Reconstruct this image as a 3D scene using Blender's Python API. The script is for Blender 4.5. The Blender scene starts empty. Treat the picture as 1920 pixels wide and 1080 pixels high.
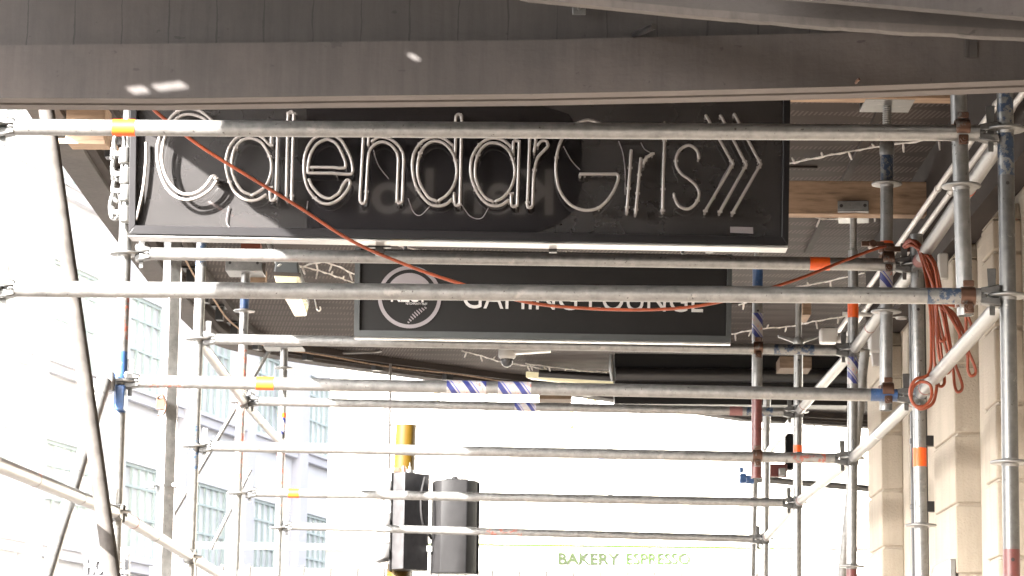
import bpy, bmesh, math, random
from mathutils import Vector, Matrix
random.seed(7)
R = math.radians
sc = bpy.context.scene
col = sc.collection

# ------------------------------------------------------------------ camera
EYE = Vector((0.0, 0.0, 1.62))
FPX = 5000.0                      # focal length in pixels of the 1920 wide photograph
dY = Vector((75.0, -850.0, -FPX)).normalized()        # the street direction seen from the camera
up = Vector((math.sin(0.0105), math.cos(0.0105), 0))
dZ = (up - dY * up.dot(dY)).normalized()
dX = dY.cross(dZ)
ROT = Matrix((dX, dY, dZ))        # camera axes -> world axes
cam = bpy.data.cameras.new('camera')
cam.sensor_width = 36.0
cam.lens = 36.0 * FPX / 1920.0
cam.clip_start, cam.clip_end = 0.05, 2000
cam.dof.use_dof = True
cam.dof.focus_distance = 9.6
cam.dof.aperture_fstop = 20
cam_o = bpy.data.objects.new('camera', cam)
col.objects.link(cam_o)
cam_o.matrix_world = Matrix.Translation(EYE) @ ROT.to_4x4()
sc.camera = cam_o

# ------------------------------------------------------------------ sky, sun, exposure
SUN = Vector((1.40, 1.35, -1.0)).normalized()         # the way the light travels
elev = math.asin(-SUN.z)
world = bpy.data.worlds.new('World')
sc.world = world
world.use_nodes = True
wn = world.node_tree.nodes
wl = world.node_tree.links
bg = wn['Background']
sky = wn.new('ShaderNodeTexSky')
sky.sky_type = 'NISHITA'
sky.sun_disc = False
sky.sun_elevation = elev
sky.sun_rotation = math.atan2(-SUN.x, -SUN.y)
sky.dust_density = 6.0
sky.air_density = 0.6
hs_ = wn.new('ShaderNodeHueSaturation')              # weaker sky colour, less blue
hs_.inputs['Saturation'].default_value = 0.3
wl.new(sky.outputs[0], hs_.inputs['Color'])
wl.new(hs_.outputs[0], bg.inputs[0])
bg.inputs[1].default_value = 0.085
sl = bpy.data.lights.new('sun', 'SUN')
sl.energy = 5.0
sl.angle = R(0.5)
sl.color = (1.0, 0.96, 0.91)
sun = bpy.data.objects.new('sun', sl)
col.objects.link(sun)
sun.location = (-20, -20, 20)
sun.rotation_euler = SUN.to_track_quat('-Z', 'Y').to_euler()
sc.view_settings.view_transform = 'Standard'
sc.view_settings.look = 'None'
sc.view_settings.gamma = 1.0
sc.view_settings.exposure = 4.0
sc.cycles.use_denoising = True
sc.cycles.max_bounces = 10
sc.cycles.diffuse_bounces = 6
sc.cycles.sample_clamp_indirect = 8
sc.cycles.caustics_reflective = False
sc.cycles.caustics_refractive = False

# ------------------------------------------------------------------ where a point of the photograph stands in the street
def ray(px, py):
    return ROT @ Vector((px - 960.0, 540.0 - py, -FPX))
def P(px, py, Y):
    w = ray(px, py); return EYE + w * (Y / w.y)
def PH(px, py, H):
    w = ray(px, py); return EYE + w * (H / w.z)
def PX(px, py, X):
    w = ray(px, py); return EYE + w * (X / w.x)
def PP(px, py, p, n):
    w = ray(px, py); return EYE + w * ((p - EYE).dot(n) / w.dot(n))
def px_m(Y):                      # metres per photo pixel at distance Y
    return Y / FPX
EZ = EYE.z

# ------------------------------------------------------------------ materials
def new_mat(name):
    m = bpy.data.materials.new(name); m.use_nodes = True
    n = m.node_tree.nodes; l = m.node_tree.links
    return m, n, l, n['Principled BSDF']
def coords(n, l, scale=(1, 1, 1), kind='Object', vary=True):
    tc = n.new('ShaderNodeTexCoord'); mp = n.new('ShaderNodeMapping')
    mp.inputs['Scale'].default_value = scale
    l.new(tc.outputs[kind], mp.inputs['Vector'])
    if vary:
        oi = n.new('ShaderNodeObjectInfo'); cx = n.new('ShaderNodeMath'); cx.operation = 'MULTIPLY'
        cx.inputs[1].default_value = 37.0
        l.new(oi.outputs['Random'], cx.inputs[0])
        l.new(cx.outputs[0], mp.inputs['Location'])
    return mp.outputs['Vector']
def noise(n, l, vec, scale, detail=4, rough=0.55):
    t = n.new('ShaderNodeTexNoise')
    t.inputs['Scale'].default_value = scale; t.inputs['Detail'].default_value = detail
    t.inputs['Roughness'].default_value = rough
    l.new(vec, t.inputs['Vector']); return t.outputs['Fac']
def ramp(n, l, fac, stops):
    r = n.new('ShaderNodeValToRGB')
    e = r.color_ramp.elements
    e[0].position, e[0].color = stops[0][0], (*stops[0][1], 1)
    e[1].position, e[1].color = stops[-1][0], (*stops[-1][1], 1)
    for p, c in stops[1:-1]:
        k = e.new(p); k.color = (*c, 1)
    l.new(fac, r.inputs[0]); return r.outputs[0]
def mixc(n, l, fac, a, b, mode='MIX'):
    m = n.new('ShaderNodeMix'); m.data_type = 'RGBA'; m.blend_type = mode
    for s, v in ((m.inputs[0], fac), (m.inputs[6], a), (m.inputs[7], b)):
        if isinstance(v, (int, float)): s.default_value = v
        elif isinstance(v, tuple): s.default_value = (*v, 1)
        else: l.new(v, s)
    return m.outputs[2]
def math_(n, l, op, a, b=None, c=None):
    m = n.new('ShaderNodeMath'); m.operation = op
    for i, v in enumerate((a, b, c)):
        if v is None: continue
        if isinstance(v, (int, float)): m.inputs[i].default_value = v
        else: l.new(v, m.inputs[i])
    return m.outputs[0]
def bump(n, l, b, h, strength=0.3, dist=0.002):
    bp = n.new('ShaderNodeBump'); bp.inputs['Strength'].default_value = strength
    bp.inputs['Distance'].default_value = dist
    l.new(h, bp.inputs['Height']); l.new(bp.outputs[0], b.inputs['Normal'])
G3 = lambda v: (v, v, v)

def plain(name, c, rough=0.6, metal=0.0, var=0.12, scale=14, bumpy=0.15, emit=None, spec=None):
    m, n, l, b = new_mat(name)
    v = coords(n, l)
    f = noise(n, l, v, scale, 5)
    d = tuple(x * (1 - var) for x in c); e = tuple(min(1, x * (1 + var)) for x in c)
    l.new(ramp(n, l, f, [(0.3, d), (0.7, e)]), b.inputs['Base Color'])
    b.inputs['Roughness'].default_value = rough; b.inputs['Metallic'].default_value = metal
    if spec is not None: b.inputs['Specular IOR Level'].default_value = spec
    if bumpy: bump(n, l, b, noise(n, l, v, scale * 9, 3), bumpy)
    if emit:
        b.inputs['Emission Color'].default_value = (*emit[0], 1); b.inputs['Emission Strength'].default_value = emit[1]
    return m

def steel(name, tone=1.0, paint=None, cover=0.5, rusty=0.0):
    """galvanised tube: mottled zinc, cement splashes, streaks of dirt, optionally the remains of a paint coat"""
    m, n, l, b = new_mat(name)
    v = coords(n, l)
    f = noise(n, l, v, 30, 6, 0.65)
    base = ramp(n, l, f, [(0.25, tuple(x * tone for x in (0.156, 0.156, 0.156))), (0.5, tuple(x * tone for x in (0.218, 0.218, 0.213))), (0.75, tuple(x * tone for x in (0.281, 0.278, 0.270)))])
    spl = ramp(n, l, noise(n, l, v, 13, 8, 0.7), [(0.60, G3(0)), (0.66, G3(1))])
    base = mixc(n, l, math_(n, l, 'MULTIPLY', spl, 0.6), base, (0.33, 0.315, 0.295))
    dirt = ramp(n, l, noise(n, l, v, 7, 8, 0.75), [(0.60, G3(0)), (0.72, G3(1))])
    base = mixc(n, l, math_(n, l, 'MULTIPLY', dirt, 0.7), base, (0.125, 0.118, 0.112))
    dots = ramp(n, l, noise(n, l, v, 75, 2, 0.5), [(0.70, G3(0)), (0.73, G3(1))])
    base = mixc(n, l, math_(n, l, 'MULTIPLY', dots, 0.8), base, (0.06, 0.055, 0.05))
    if rusty:
        ru = ramp(n, l, noise(n, l, v, 16, 8, 0.7), [(0.62 - rusty, G3(0)), (0.70 - rusty, G3(1))])
        base = mixc(n, l, ru, base, (0.10, 0.055, 0.038))
    metal = 0.72
    if paint:
        pm = ramp(n, l, noise(n, l, v, 28, 8, 0.75), [(0.62 - cover * 0.4, G3(1)), (0.66 - cover * 0.4, G3(0))])
        inv = math_(n, l, 'SUBTRACT', 1.0, pm)
        pv = ramp(n, l, noise(n, l, v, 50, 4), [(0.3, tuple(x * 0.7 for x in paint)), (0.7, paint)])
        base = mixc(n, l, inv, base, pv)
        l.new(math_(n, l, 'MULTIPLY', pm, metal), b.inputs['Metallic'])
    else:
        b.inputs['Metallic'].default_value = metal
    l.new(base, b.inputs['Base Color'])
    l.new(math_(n, l, 'MULTIPLY_ADD', f, 0.35, 0.24), b.inputs['Roughness'])
    bump(n, l, b, noise(n, l, v, 160, 4), 0.25, 0.001)
    return m

def tape(name):
    m, n, l, b = new_mat(name)
    v = coords(n, l, vary=False)
    s = n.new('ShaderNodeSeparateXYZ'); l.new(v, s.inputs[0])
    t = math_(n, l, 'ADD', math_(n, l, 'MULTIPLY', s.outputs[0], 1.0), math_(n, l, 'MULTIPLY', s.outputs[2], 0.75))
    w = math_(n, l, 'FRACT', math_(n, l, 'MULTIPLY', t, 13.0))
    c = ramp(n, l, w, [(0.0, (0.03, 0.038, 0.17)), (0.30, (0.03, 0.038, 0.17)), (0.32, (0.36, 0.35, 0.35)), (0.40, (0.36, 0.35, 0.35)), (0.42, (0.06, 0.08, 0.36)), (0.46, (0.06, 0.08, 0.36)), (0.48, (0.38, 0.365, 0.36)), (1.0, (0.38, 0.365, 0.36))])
    red = ramp(n, l, noise(n, l, v, 130, 2, 0.4), [(0.57, G3(0)), (0.60, G3(1))])
    band = math_(n, l, 'MULTIPLY', math_(n, l, 'GREATER_THAN', w, 0.62), math_(n, l, 'LESS_THAN', w, 0.84))
    c = mixc(n, l, math_(n, l, 'MULTIPLY', math_(n, l, 'MULTIPLY', red, band), 0.8), c, (0.55, 0.13, 0.09))
    l.new(c, b.inputs['Base Color']); b.inputs['Roughness'].default_value = 0.35
    bump(n, l, b, noise(n, l, v, 40, 4), 0.5, 0.004)
    return m

def concrete(name, c, seams=0.0, streak=True):
    m, n, l, b = new_mat(name)
    v = coords(n, l, vary=False)
    f = noise(n, l, v, 5, 8, 0.65)
    base = ramp(n, l, f, [(0.25, tuple(x * 0.78 for x in c)), (0.55, c), (0.8, tuple(x * 1.15 for x in c))])
    h = noise(n, l, coords(n, l, (5, 5, 40), vary=False), 2.0, 5, 0.6)      # timber grain of the shuttering
    if streak:
        sv = coords(n, l, (16, 16, 1.1), vary=False)
        st = ramp(n, l, noise(n, l, sv, 2.6, 6, 0.6), [(0.42, G3(0)), (0.72, G3(1))])
        base = mixc(n, l, math_(n, l, 'MULTIPLY', st, 0.8), base, tuple(x * 0.62 for x in c))
        blo = ramp(n, l, noise(n, l, v, 1.6, 7, 0.7), [(0.48, G3(0)), (0.68, G3(1))])
        base = mixc(n, l, math_(n, l, 'MULTIPLY', blo, 0.6), base, tuple(x * y for x, y in zip(c, (1.5, 1.42, 1.36))))
        chip = ramp(n, l, noise(n, l, coords(n, l, (1, 1, 2.2), vary=False), 11, 3, 0.5), [(0.715, G3(0)), (0.735, G3(1))])
        base = mixc(n, l, math_(n, l, 'MULTIPLY', chip, 0.7), base, tuple(x * 0.4 for x in c))
    pits = ramp(n, l, noise(n, l, v, 42, 3), [(0.70, G3(0)), (0.75, G3(1))])
    base = mixc(n, l, math_(n, l, 'MULTIPLY', pits, 0.6), base, tuple(x * 0.35 for x in c))
    if seams:
        s = n.new('ShaderNodeSeparateXYZ'); l.new(v, s.inputs[0])
        wob = math_(n, l, 'MULTIPLY', noise(n, l, v, 16, 4), 0.012)
        fx = math_(n, l, 'FRACT', math_(n, l, 'DIVIDE', math_(n, l, 'ADD', s.outputs[0], wob), seams))
        d = math_(n, l, 'ABSOLUTE', math_(n, l, 'SUBTRACT', fx, 0.5))
        thin = ramp(n, l, noise(n, l, v, 9, 5), [(0.35, G3(0.985)), (0.65, G3(0.955))])
        line = math_(n, l, 'GREATER_THAN', math_(n, l, 'MULTIPLY', d, 2.0), thin)
        base = mixc(n, l, math_(n, l, 'MULTIPLY', line, 0.72), base, tuple(x * 0.3 for x in c))
        h = math_(n, l, 'SUBTRACT', h, math_(n, l, 'MULTIPLY', line, 0.8))
    l.new(base, b.inputs['Base Color']); b.inputs['Roughness'].default_value = 0.85
    bump(n, l, b, math_(n, l, 'ADD', math_(n, l, 'MULTIPLY', h, 0.4), math_(n, l, 'MULTIPLY', noise(n, l, v, 60, 5), 0.8)), 0.4, 0.005)
    return m

def soffit_mat(name, c):
    """pressed sheet ceiling: rows of short slanted dashes, water stains"""
    m, n, l, b = new_mat(name)
    v = coords(n, l, vary=False)
    s = n.new('ShaderNodeSeparateXYZ'); l.new(v, s.inputs[0])
    x, y = s.outputs[0], s.outputs[1]
    st = math_(n, l, 'FRACT', math_(n, l, 'MULTIPLY', math_(n, l, 'ADD', x, math_(n, l, 'MULTIPLY', y, 0.16)), 44.0))
    dash = math_(n, l, 'GREATER_THAN', st, 0.55)
    row = math_(n, l, 'FRACT', math_(n, l, 'MULTIPLY', y, 4.2))
    w2 = math_(n, l, 'SINE', math_(n, l, 'MULTIPLY', x, 9.0))
    lens = math_(n, l, 'LESS_THAN', math_(n, l, 'ABSOLUTE', math_(n, l, 'SUBTRACT', row, 0.5)), math_(n, l, 'MULTIPLY_ADD', w2, 0.14, 0.27))
    p = math_(n, l, 'MULTIPLY', dash, lens)
    f = noise(n, l, v, 2.2, 8, 0.6)
    base = ramp(n, l, f, [(0.3, tuple(q * 0.78 for q in c)), (0.7, tuple(q * 1.15 for q in c))])
    base = mixc(n, l, math_(n, l, 'MULTIPLY', p, 0.9), base, tuple(q * 2.0 for q in c))
    l.new(base, b.inputs['Base Color']); b.inputs['Roughness'].default_value = 0.8; b.inputs['Specular IOR Level'].default_value = 0.12
    bump(n, l, b, p, 0.35, 0.002)
    return m

def stucco(name, c):
    m, n, l, b = new_mat(name)
    v = coords(n, l, vary=False)
    f = noise(n, l, v, 3, 7, 0.6)
    base = ramp(n, l, f, [(0.3, tuple(q * 0.86 for q in c)), (0.7, tuple(q * 1.06 for q in c))])
    g = noise(n, l, v, 90, 3)
    stn = ramp(n, l, noise(n, l, coords(n, l, (7, 7, 0.7), vary=False), 1.5, 6, 0.65), [(0.5, G3(0)), (0.75, G3(1))])
    base = mixc(n, l, math_(n, l, 'MULTIPLY', stn, 0.45), base, tuple(q * w for q, w in zip(c, (0.62, 0.58, 0.54))))
    base = mixc(n, l, math_(n, l, 'MULTIPLY', ramp(n, l, g, [(0.55, G3(0)), (0.7, G3(1))]), 0.25), base, tuple(q * 0.7 for q in c))
    l.new(base, b.inputs['Base Color']); b.inputs['Roughness'].default_value = 0.85
    bump(n, l, b, g, 0.7, 0.006)
    return m

def timber(name, c):
    m, n, l, b = new_mat(name)
    v = coords(n, l, (1.2, 9, 9))
    f = noise(n, l, v, 6, 8, 0.6)
    l.new(ramp(n, l, f, [(0.3, tuple(q * 0.55 for q in c)), (0.5, c), (0.72, tuple(q * 1.25 for q in c))]), b.inputs['Base Color'])
    b.inputs['Roughness'].default_value = 0.8
    bump(n, l, b, f, 0.4, 0.003)
    return m

M = {}
M['steel'] = steel('galvanised_steel')
M['steel_dark'] = steel('dull_steel', 0.55)
M['steel_pale'] = steel('pale_steel', 1.0)
M['steel_rust'] = steel('rusty_steel', 0.8, rusty=0.22)
M['tube_shaded'] = plain('shaded_tube', (0.0500, 0.0455, 0.0420), 0.7, scale=18, var=0.3, spec=0.06)  # dark base colour stands in for shade on the leaning tube
M['rust'] = steel('rust', 0.5, rusty=0.5)
M['blue'] = steel('flaking_blue', 1.0, (0.03, 0.078, 0.20), 0.62)
M['blue_sparse'] = steel('worn_blue', 0.9, (0.03, 0.057, 0.11), 0.36)
M['red'] = steel('flaking_red', 1.0, (0.12, 0.03, 0.026), 0.8)
M['red_sparse'] = steel('worn_red', 1.1, (0.34, 0.10, 0.07), 0.26)
M['pink'] = plain('faded_red_ring', (0.2200, 0.1000, 0.0950), 0.7)
M['orange'] = plain('fluorescent_orange', (0.7600, 0.1040, 0.0080), 0.45, var=0.1, scale=60)
M['tape'] = tape('blue_white_tape')
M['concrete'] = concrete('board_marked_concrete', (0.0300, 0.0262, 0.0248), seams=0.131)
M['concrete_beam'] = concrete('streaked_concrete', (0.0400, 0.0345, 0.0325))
M['rib'] = concrete('rough_rib_concrete', (0.0600, 0.0535, 0.0505), streak=False)
M['concrete_bounce'] = concrete('bounce_lit_concrete', (0.1000, 0.0870, 0.0810), streak=False)  # paler tone puts bounced light into the beam's underside
M['fascia'] = concrete('fascia_concrete', (0.0750, 0.0660, 0.0610))
M['soffit'] = soffit_mat('pressed_sheet', (0.0520, 0.0430, 0.0390))
M['bulkhead'] = plain('bulkhead_paint', (0.0500, 0.0420, 0.0380), 0.8, scale=3, spec=0.12)
M['wall'] = stucco('cream_stucco', (0.4550, 0.4000, 0.3250))
M['black'] = plain('black_paint', (0.018, 0.017, 0.017), 0.4)
M['black_frame'] = plain('black_frame', (0.0098, 0.0091, 0.0098), 0.35, bumpy=0.05, spec=0.25)
M['acrylic'] = plain('greyed_acrylic', (0.0288, 0.0274, 0.0274), 0.07, scale=3, var=0.2, bumpy=0)  # grey stands in for bright surroundings mirrored in black acrylic
M['acrylic_reflect'] = plain('dark_reflection_acrylic', (0.0112, 0.0104, 0.0112), 0.07, scale=3, var=0.2, bumpy=0)  # tone of the mirrored dark sign, painted on as colour
for k_ in ('acrylic', 'acrylic_reflect'):
    pb = M[k_].node_tree.nodes['Principled BSDF']; pb.inputs['Coat Weight'].default_value = 1.0; pb.inputs['Coat Roughness'].default_value = 0.03
M['letter_bright'] = plain('bright_white_letters', (0.88, 0.87, 0.85), 0.6, var=0.03, bumpy=0)
M['signface'] = plain('matt_black_face', (0.0085, 0.0078, 0.0075), 0.5, scale=5, bumpy=0, spec=0.2)
M['grey_frame'] = plain('grey_green_frame', (0.0300, 0.0330, 0.0330), 0.5)
M['alu'] = plain('white_aluminium', (0.2600, 0.2570, 0.2500), 0.3, 0.3, scale=20)
M['neon'] = plain('unlit_neon_glass', (0.2050, 0.1880, 0.1780), 0.22, var=0.06, bumpy=0)
M['white'] = plain('white_plastic', (0.5600, 0.5520, 0.5360), 0.4, var=0.05)
M['letter'] = plain('white_vinyl', (0.4340, 0.4200, 0.4130), 0.5, var=0.05, bumpy=0)
M['mauve'] = plain('mauve_grey_vinyl', (0.1700, 0.1520, 0.1580), 0.5, var=0.05, bumpy=0)
M['cable'] = plain('orange_cable_sheath', (0.2500, 0.0500, 0.0180), 0.45, var=0.15, scale=30, bumpy=0.05)
M['timber'] = timber('sawn_pine', (0.3600, 0.2500, 0.1700))
M['timber_grey'] = timber('weathered_timber', (0.1680, 0.1190, 0.0840))
M['ply'] = timber('red_ply', (0.1750, 0.0490, 0.0280))
M['yellow'] = plain('yellow_paint', (0.0400, 0.0220, 0.0008), 0.5, var=0.08, spec=0.12)
M['signal'] = plain('signal_black', (0.0070, 0.0066, 0.0068), 0.6, var=0.2, spec=0.12)
M['signal_sunlit'] = plain('sunlit_signal_black', (0.022, 0.021, 0.0215), 0.55, var=0.3, spec=0.2)  # same signal paint, lightened so the left head looks sunlit
M['lens'] = plain('yellowed_lens', (0.4200, 0.3700, 0.2400), 0.12, emit=((1.0, 0.88, 0.55), 0.04), bumpy=0)
M['far_wall'] = plain('pale_far_wall', (0.8000, 0.7900, 0.7950), 0.8, scale=1, var=0.03)
M['far_trim'] = plain('lilac_grey_trim', (0.6800, 0.6650, 0.6900), 0.8, scale=1, var=0.04)
M['far_frame'] = plain('pale_green_frame', (0.5200, 0.5900, 0.5600), 0.5, var=0.05)
M['pane'] = plain('dull_pane', (0.7400, 0.7500, 0.7550), 0.3, scale=0.6, var=0.5, bumpy=0)
M['cream_far'] = plain('cream_far_wall', (0.82, 0.78, 0.68), 0.8, scale=1, var=0.03)
M['lime'] = plain('lime_trim', (0.0300, 0.0600, 0.0030), 0.5, spec=0.05)
M['olive'] = plain('olive_letters', (0.0260, 0.0420, 0.0140), 0.6, spec=0.05)
M['olive_dark'] = plain('dark_olive_letters', (0.0200, 0.0270, 0.0130), 0.6, spec=0.05)
M['redline'] = plain('red_trim', (0.10, 0.045, 0.042), 0.5)
M['corr'] = plain('grey_roofing', (0.075, 0.07, 0.063), 0.6)
M['path'] = plain('worn_paving', (0.1000, 0.0840, 0.0720), 0.85, scale=2)
M['asphalt'] = plain('asphalt', (0.05, 0.048, 0.046), 0.9, scale=3)
M['kerb'] = plain('kerb_stone', (0.25, 0.24, 0.23), 0.85, scale=3)
M['glass'] = plain('dome_glass', (0.05, 0.05, 0.055), 0.03, bumpy=0)
M['blue_far'] = plain('blue_paint_far', (0.03, 0.06, 0.14), 0.5)
M['wire'] = plain('white_wire', (0.8500, 0.8200, 0.7900), 0.5, bumpy=0)
M['darkwire'] = plain('grey_wire', (0.16, 0.15, 0.14), 0.5, bumpy=0)
M['visor_sunlit'] = plain('sunlit_visor', (0.1100, 0.1070, 0.1050), 0.5)  # visor colour raised to look bleached by direct sun
M['cream_trim'] = plain('cream_trim', (0.20, 0.165, 0.07), 0.8)
M['far_grey'] = plain('grey_far_metal', (0.085, 0.085, 0.09), 0.6)
M['paper'] = plain('notice_paper', (0.75, 0.74, 0.72), 0.15, bumpy=0)

# ------------------------------------------------------------------ mesh building
class MB:
    def __init__(self): self.v, self.f, self.m, self.s = [], [], [], []
    def add(self, verts, faces, mat=0, smooth=False):
        o = len(self.v)
        self.v += [Vector(p) for p in verts]
        for f in faces:
            self.f.append([o + i for i in f]); self.m.append(mat); self.s.append(smooth)
        return self
    def hexa(self, p, mat=0):                         # p: bottom 4 (ccw from above), top 4
        return self.add(p, [(3, 2, 1, 0), (4, 5, 6, 7), (0, 1, 5, 4), (1, 2, 6, 5), (2, 3, 7, 6), (3, 0, 4, 7)], mat)
    def box(self, lo, hi, mat=0):
        x0, y0, z0 = lo; x1, y1, z1 = hi
        return self.hexa([(x0, y0, z0), (x1, y0, z0), (x1, y1, z0), (x0, y1, z0), (x0, y0, z1), (x1, y0, z1), (x1, y1, z1), (x0, y1, z1)], mat)
    def cbox(self, c, s, mat=0):
        return self.box([c[i] - s[i] / 2 for i in range(3)], [c[i] + s[i] / 2 for i in range(3)], mat)
    def sweep(self, pts, r, seg=12, mat=0, caps=True, closed=False, mats=None):
        pts = [Vector(p) for p in pts]
        n = len(pts)
        rs = r if isinstance(r, (list, tuple)) else [r] * n
        tang = []
        for i in range(n):
            a = pts[(i - 1) % n] if (closed or i > 0) else pts[i]
            b = pts[(i + 1) % n] if (closed or i < n - 1) else pts[i]
            t = (b - a)
            tang.append(t.normalized() if t.length > 1e-9 else Vector((0, 0, 1)))
        ref = Vector((0, 0, 1)) if abs(tang[0].z) < 0.9 else Vector((1, 0, 0))
        nrm = (ref - tang[0] * ref.dot(tang[0])).normalized()
        o = len(self.v)
        for i in range(n):
            nrm = (nrm - tang[i] * nrm.dot(tang[i]))
            nrm = nrm.normalized() if nrm.length > 1e-6 else tang[i].orthogonal().normalized()
            bn = tang[i].cross(nrm)
            for k in range(seg):
                a = 2 * math.pi * k / seg
                self.v.append(pts[i] + (nrm * math.cos(a) + bn * math.sin(a)) * rs[i])
        last = n if closed else n - 1
        for i in range(last):
            j = (i + 1) % n
            for k in range(seg):
                k2 = (k + 1) % seg
                self.f.append([o + i * seg + k, o + i * seg + k2, o + j * seg + k2, o + j * seg + k])
                self.m.append(mats[i] if mats else mat); self.s.append(True)
        if caps and not closed:
            self.f.append([o + k for k in reversed(range(seg))]); self.m.append(mats[0] if mats else mat); self.s.append(False)
            self.f.append([o + (n - 1) * seg + k for k in range(seg)]); self.m.append(mats[-1] if mats else mat); self.s.append(False)
        return self
    def tube(self, a, b, r, seg=24, mat=0, caps=True):
        return self.sweep([a, b], r, seg, mat, caps)
    def pipe(self, a, b, r, wall=0.0035, seg=28, cuts=None, mat=0):
        """tube with open ends and a wall; cuts = [(t0, t1, slot)] painted stretches"""
        a, b = Vector(a), Vector(b)
        ts = sorted({0.0, 1.0} | {max(0, min(1, q)) for c in (cuts or []) for q in c[:2]})
        def slot(t):
            for c in (cuts or []):
                if c[0] <= t <= c[1]: return c[2]
            return mat
        pts = [a.lerp(b, t) for t in ts]
        self.sweep(pts, r, seg, mat, caps=False, mats=[slot((ts[i] + ts[i + 1]) / 2) for i in range(len(ts) - 1)])
        o_out = len(self.v) - len(pts) * seg
        d = (b - a).normalized()
        inner = min(0.25, (b - a).length / 3)
        o_in = len(self.v)
        self.sweep([a, a + d * inner], r - wall, seg, mat, caps=False)
        for f in self.f[-seg:]: f.reverse()
        for k in range(seg):
            k2 = (k + 1) % seg
            self.f.append([o_out + k2, o_out + k, o_in + k, o_in + k2]); self.m.append(mat); self.s.append(False)
        self.f.append([o_in + seg + k for k in reversed(range(seg))]); self.m.append(mat); self.s.append(False)
        e_out = o_out + (len(pts) - 1) * seg
        self.f.append([e_out + k for k in range(seg)]); self.m.append(slot(1.0)); self.s.append(False)
        return self
    def lathe(self, prof, c=(0, 0, 0), seg=28, mat=0, closed_ends=True):   # prof [(r, z)]
        c = Vector(c); o = len(self.v)
        for r, z in prof:
            for k in range(seg):
                a = 2 * math.pi * k / seg
                self.v.append(c + Vector((r * math.cos(a), r * math.sin(a), z)))
        for i in range(len(prof) - 1):
            for k in range(seg):
                k2 = (k + 1) % seg
                self.f.append([o + i * seg + k, o + i * seg + k2, o + (i + 1) * seg + k2, o + (i + 1) * seg + k])
                self.m.append(mat); self.s.append(True)
        if closed_ends:
            self.f.append([o + k for k in reversed(range(seg))]); self.m.append(mat); self.s.append(False)
            e = o + (len(prof) - 1) * seg
            self.f.append([e + k for k in range(seg)]); self.m.append(mat); self.s.append(False)
        return self
    def prism(self, poly, off, mat=0):               # poly: 3d ring, extruded by the vector off
        n = len(poly); off = Vector(off)
        p = [Vector(q) for q in poly]
        return self.add(p + [q + off for q in p], [tuple(reversed(range(n))), tuple(range(n, 2 * n))] + [(i, (i + 1) % n, n + (i + 1) % n, n + i) for i in range(n)], mat)
    def build(self, name, mats, parent=None, org=None, bev=0.0, recalc=True):
        org = Vector(org) if org is not None else Vector((0, 0, 0))
        me = bpy.data.meshes.new(name)
        me.from_pydata([tuple(p - org) for p in self.v], [], self.f)
        for k in (mats if isinstance(mats, (list, tuple)) else [mats]): me.materials.append(M[k])
        me.polygons.foreach_set('material_index', self.m)
        me.polygons.foreach_set('use_smooth', self.s)
        if recalc:
            bm = bmesh.new(); bm.from_mesh(me); bmesh.ops.recalc_face_normals(bm, faces=bm.faces); bm.to_mesh(me); bm.free()
        me.set_sharp_from_angle(angle=R(50))
        o = bpy.data.objects.new(name, me); col.objects.link(o)
        if parent is not None:
            o.parent = parent
            o.location = org - world_loc(parent)
        else: o.location = org
        if bev:
            md = o.modifiers.new('bevel', 'BEVEL'); md.width = bev; md.segments = 2; md.limit_method = 'ANGLE'; md.angle_limit = R(40)
        return o
def world_loc(o):
    w = Vector(o.location)
    while o.parent is not None:
        o = o.parent; w += Vector(o.location)
    return w
def tag(o, label=None, cat=None, group=None, kind=None):
    if label: o['label'] = label
    if cat: o['category'] = cat
    if group: o['group'] = group
    if kind: o['kind'] = kind
    return o
def empty(name, loc, label, cat, group=None):
    o = bpy.data.objects.new(name, None); col.objects.link(o); o.location = loc
    o.empty_display_size = 0.1
    return tag(o, label, cat, group)
def put(mesh_o, name, parent, at, rz=0.0, rot=None, label=None, scale=1.0):
    """another child that shares a mesh; `at` in world space"""
    o = bpy.data.objects.new(name, mesh_o.data); col.objects.link(o)
    o.parent = parent; o.location = Vector(at) - world_loc(parent)
    o.rotation_euler = rot if rot is not None else (0, 0, rz)
    o.scale = (scale,) * 3
    if label: o['label'] = label
    return o
class Stock:                                          # a mesh kept for sharing; linked only through put()
    def __init__(self, mb, name, mats, bev=0.0):
        o = mb.build(name, mats)
        if bev:
            bm = bmesh.new(); bm.from_mesh(o.data)
            bmesh.ops.bevel(bm, geom=[e for e in bm.edges if len(e.link_faces) == 2 and e.calc_face_angle(0) > R(40)], offset=bev, segments=2, affect='EDGES', clamp_overlap=True)
            bm.to_mesh(o.data); bm.free()
        self.data = o.data; bpy.data.objects.remove(o)
def crom(pts, per=8, closed=False):
    pts = [Vector(p) for p in pts]; n = len(pts); out = []
    for i in range(n if closed else n - 1):
        g = lambda k: pts[k % n] if closed else pts[max(0, min(n - 1, k))]
        p0, p1, p2, p3 = g(i - 1), g(i), g(i + 1), g(i + 2)
        for k in range(per):
            t = k / per
            out.append(0.5 * ((2 * p1) + (p2 - p0) * t + (2 * p0 - 5 * p1 + 4 * p2 - p3) * t * t + (3 * p1 - p0 - 3 * p2 + p3) * t ** 3))
    if not closed: out.append(pts[-1])
    return out
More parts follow.
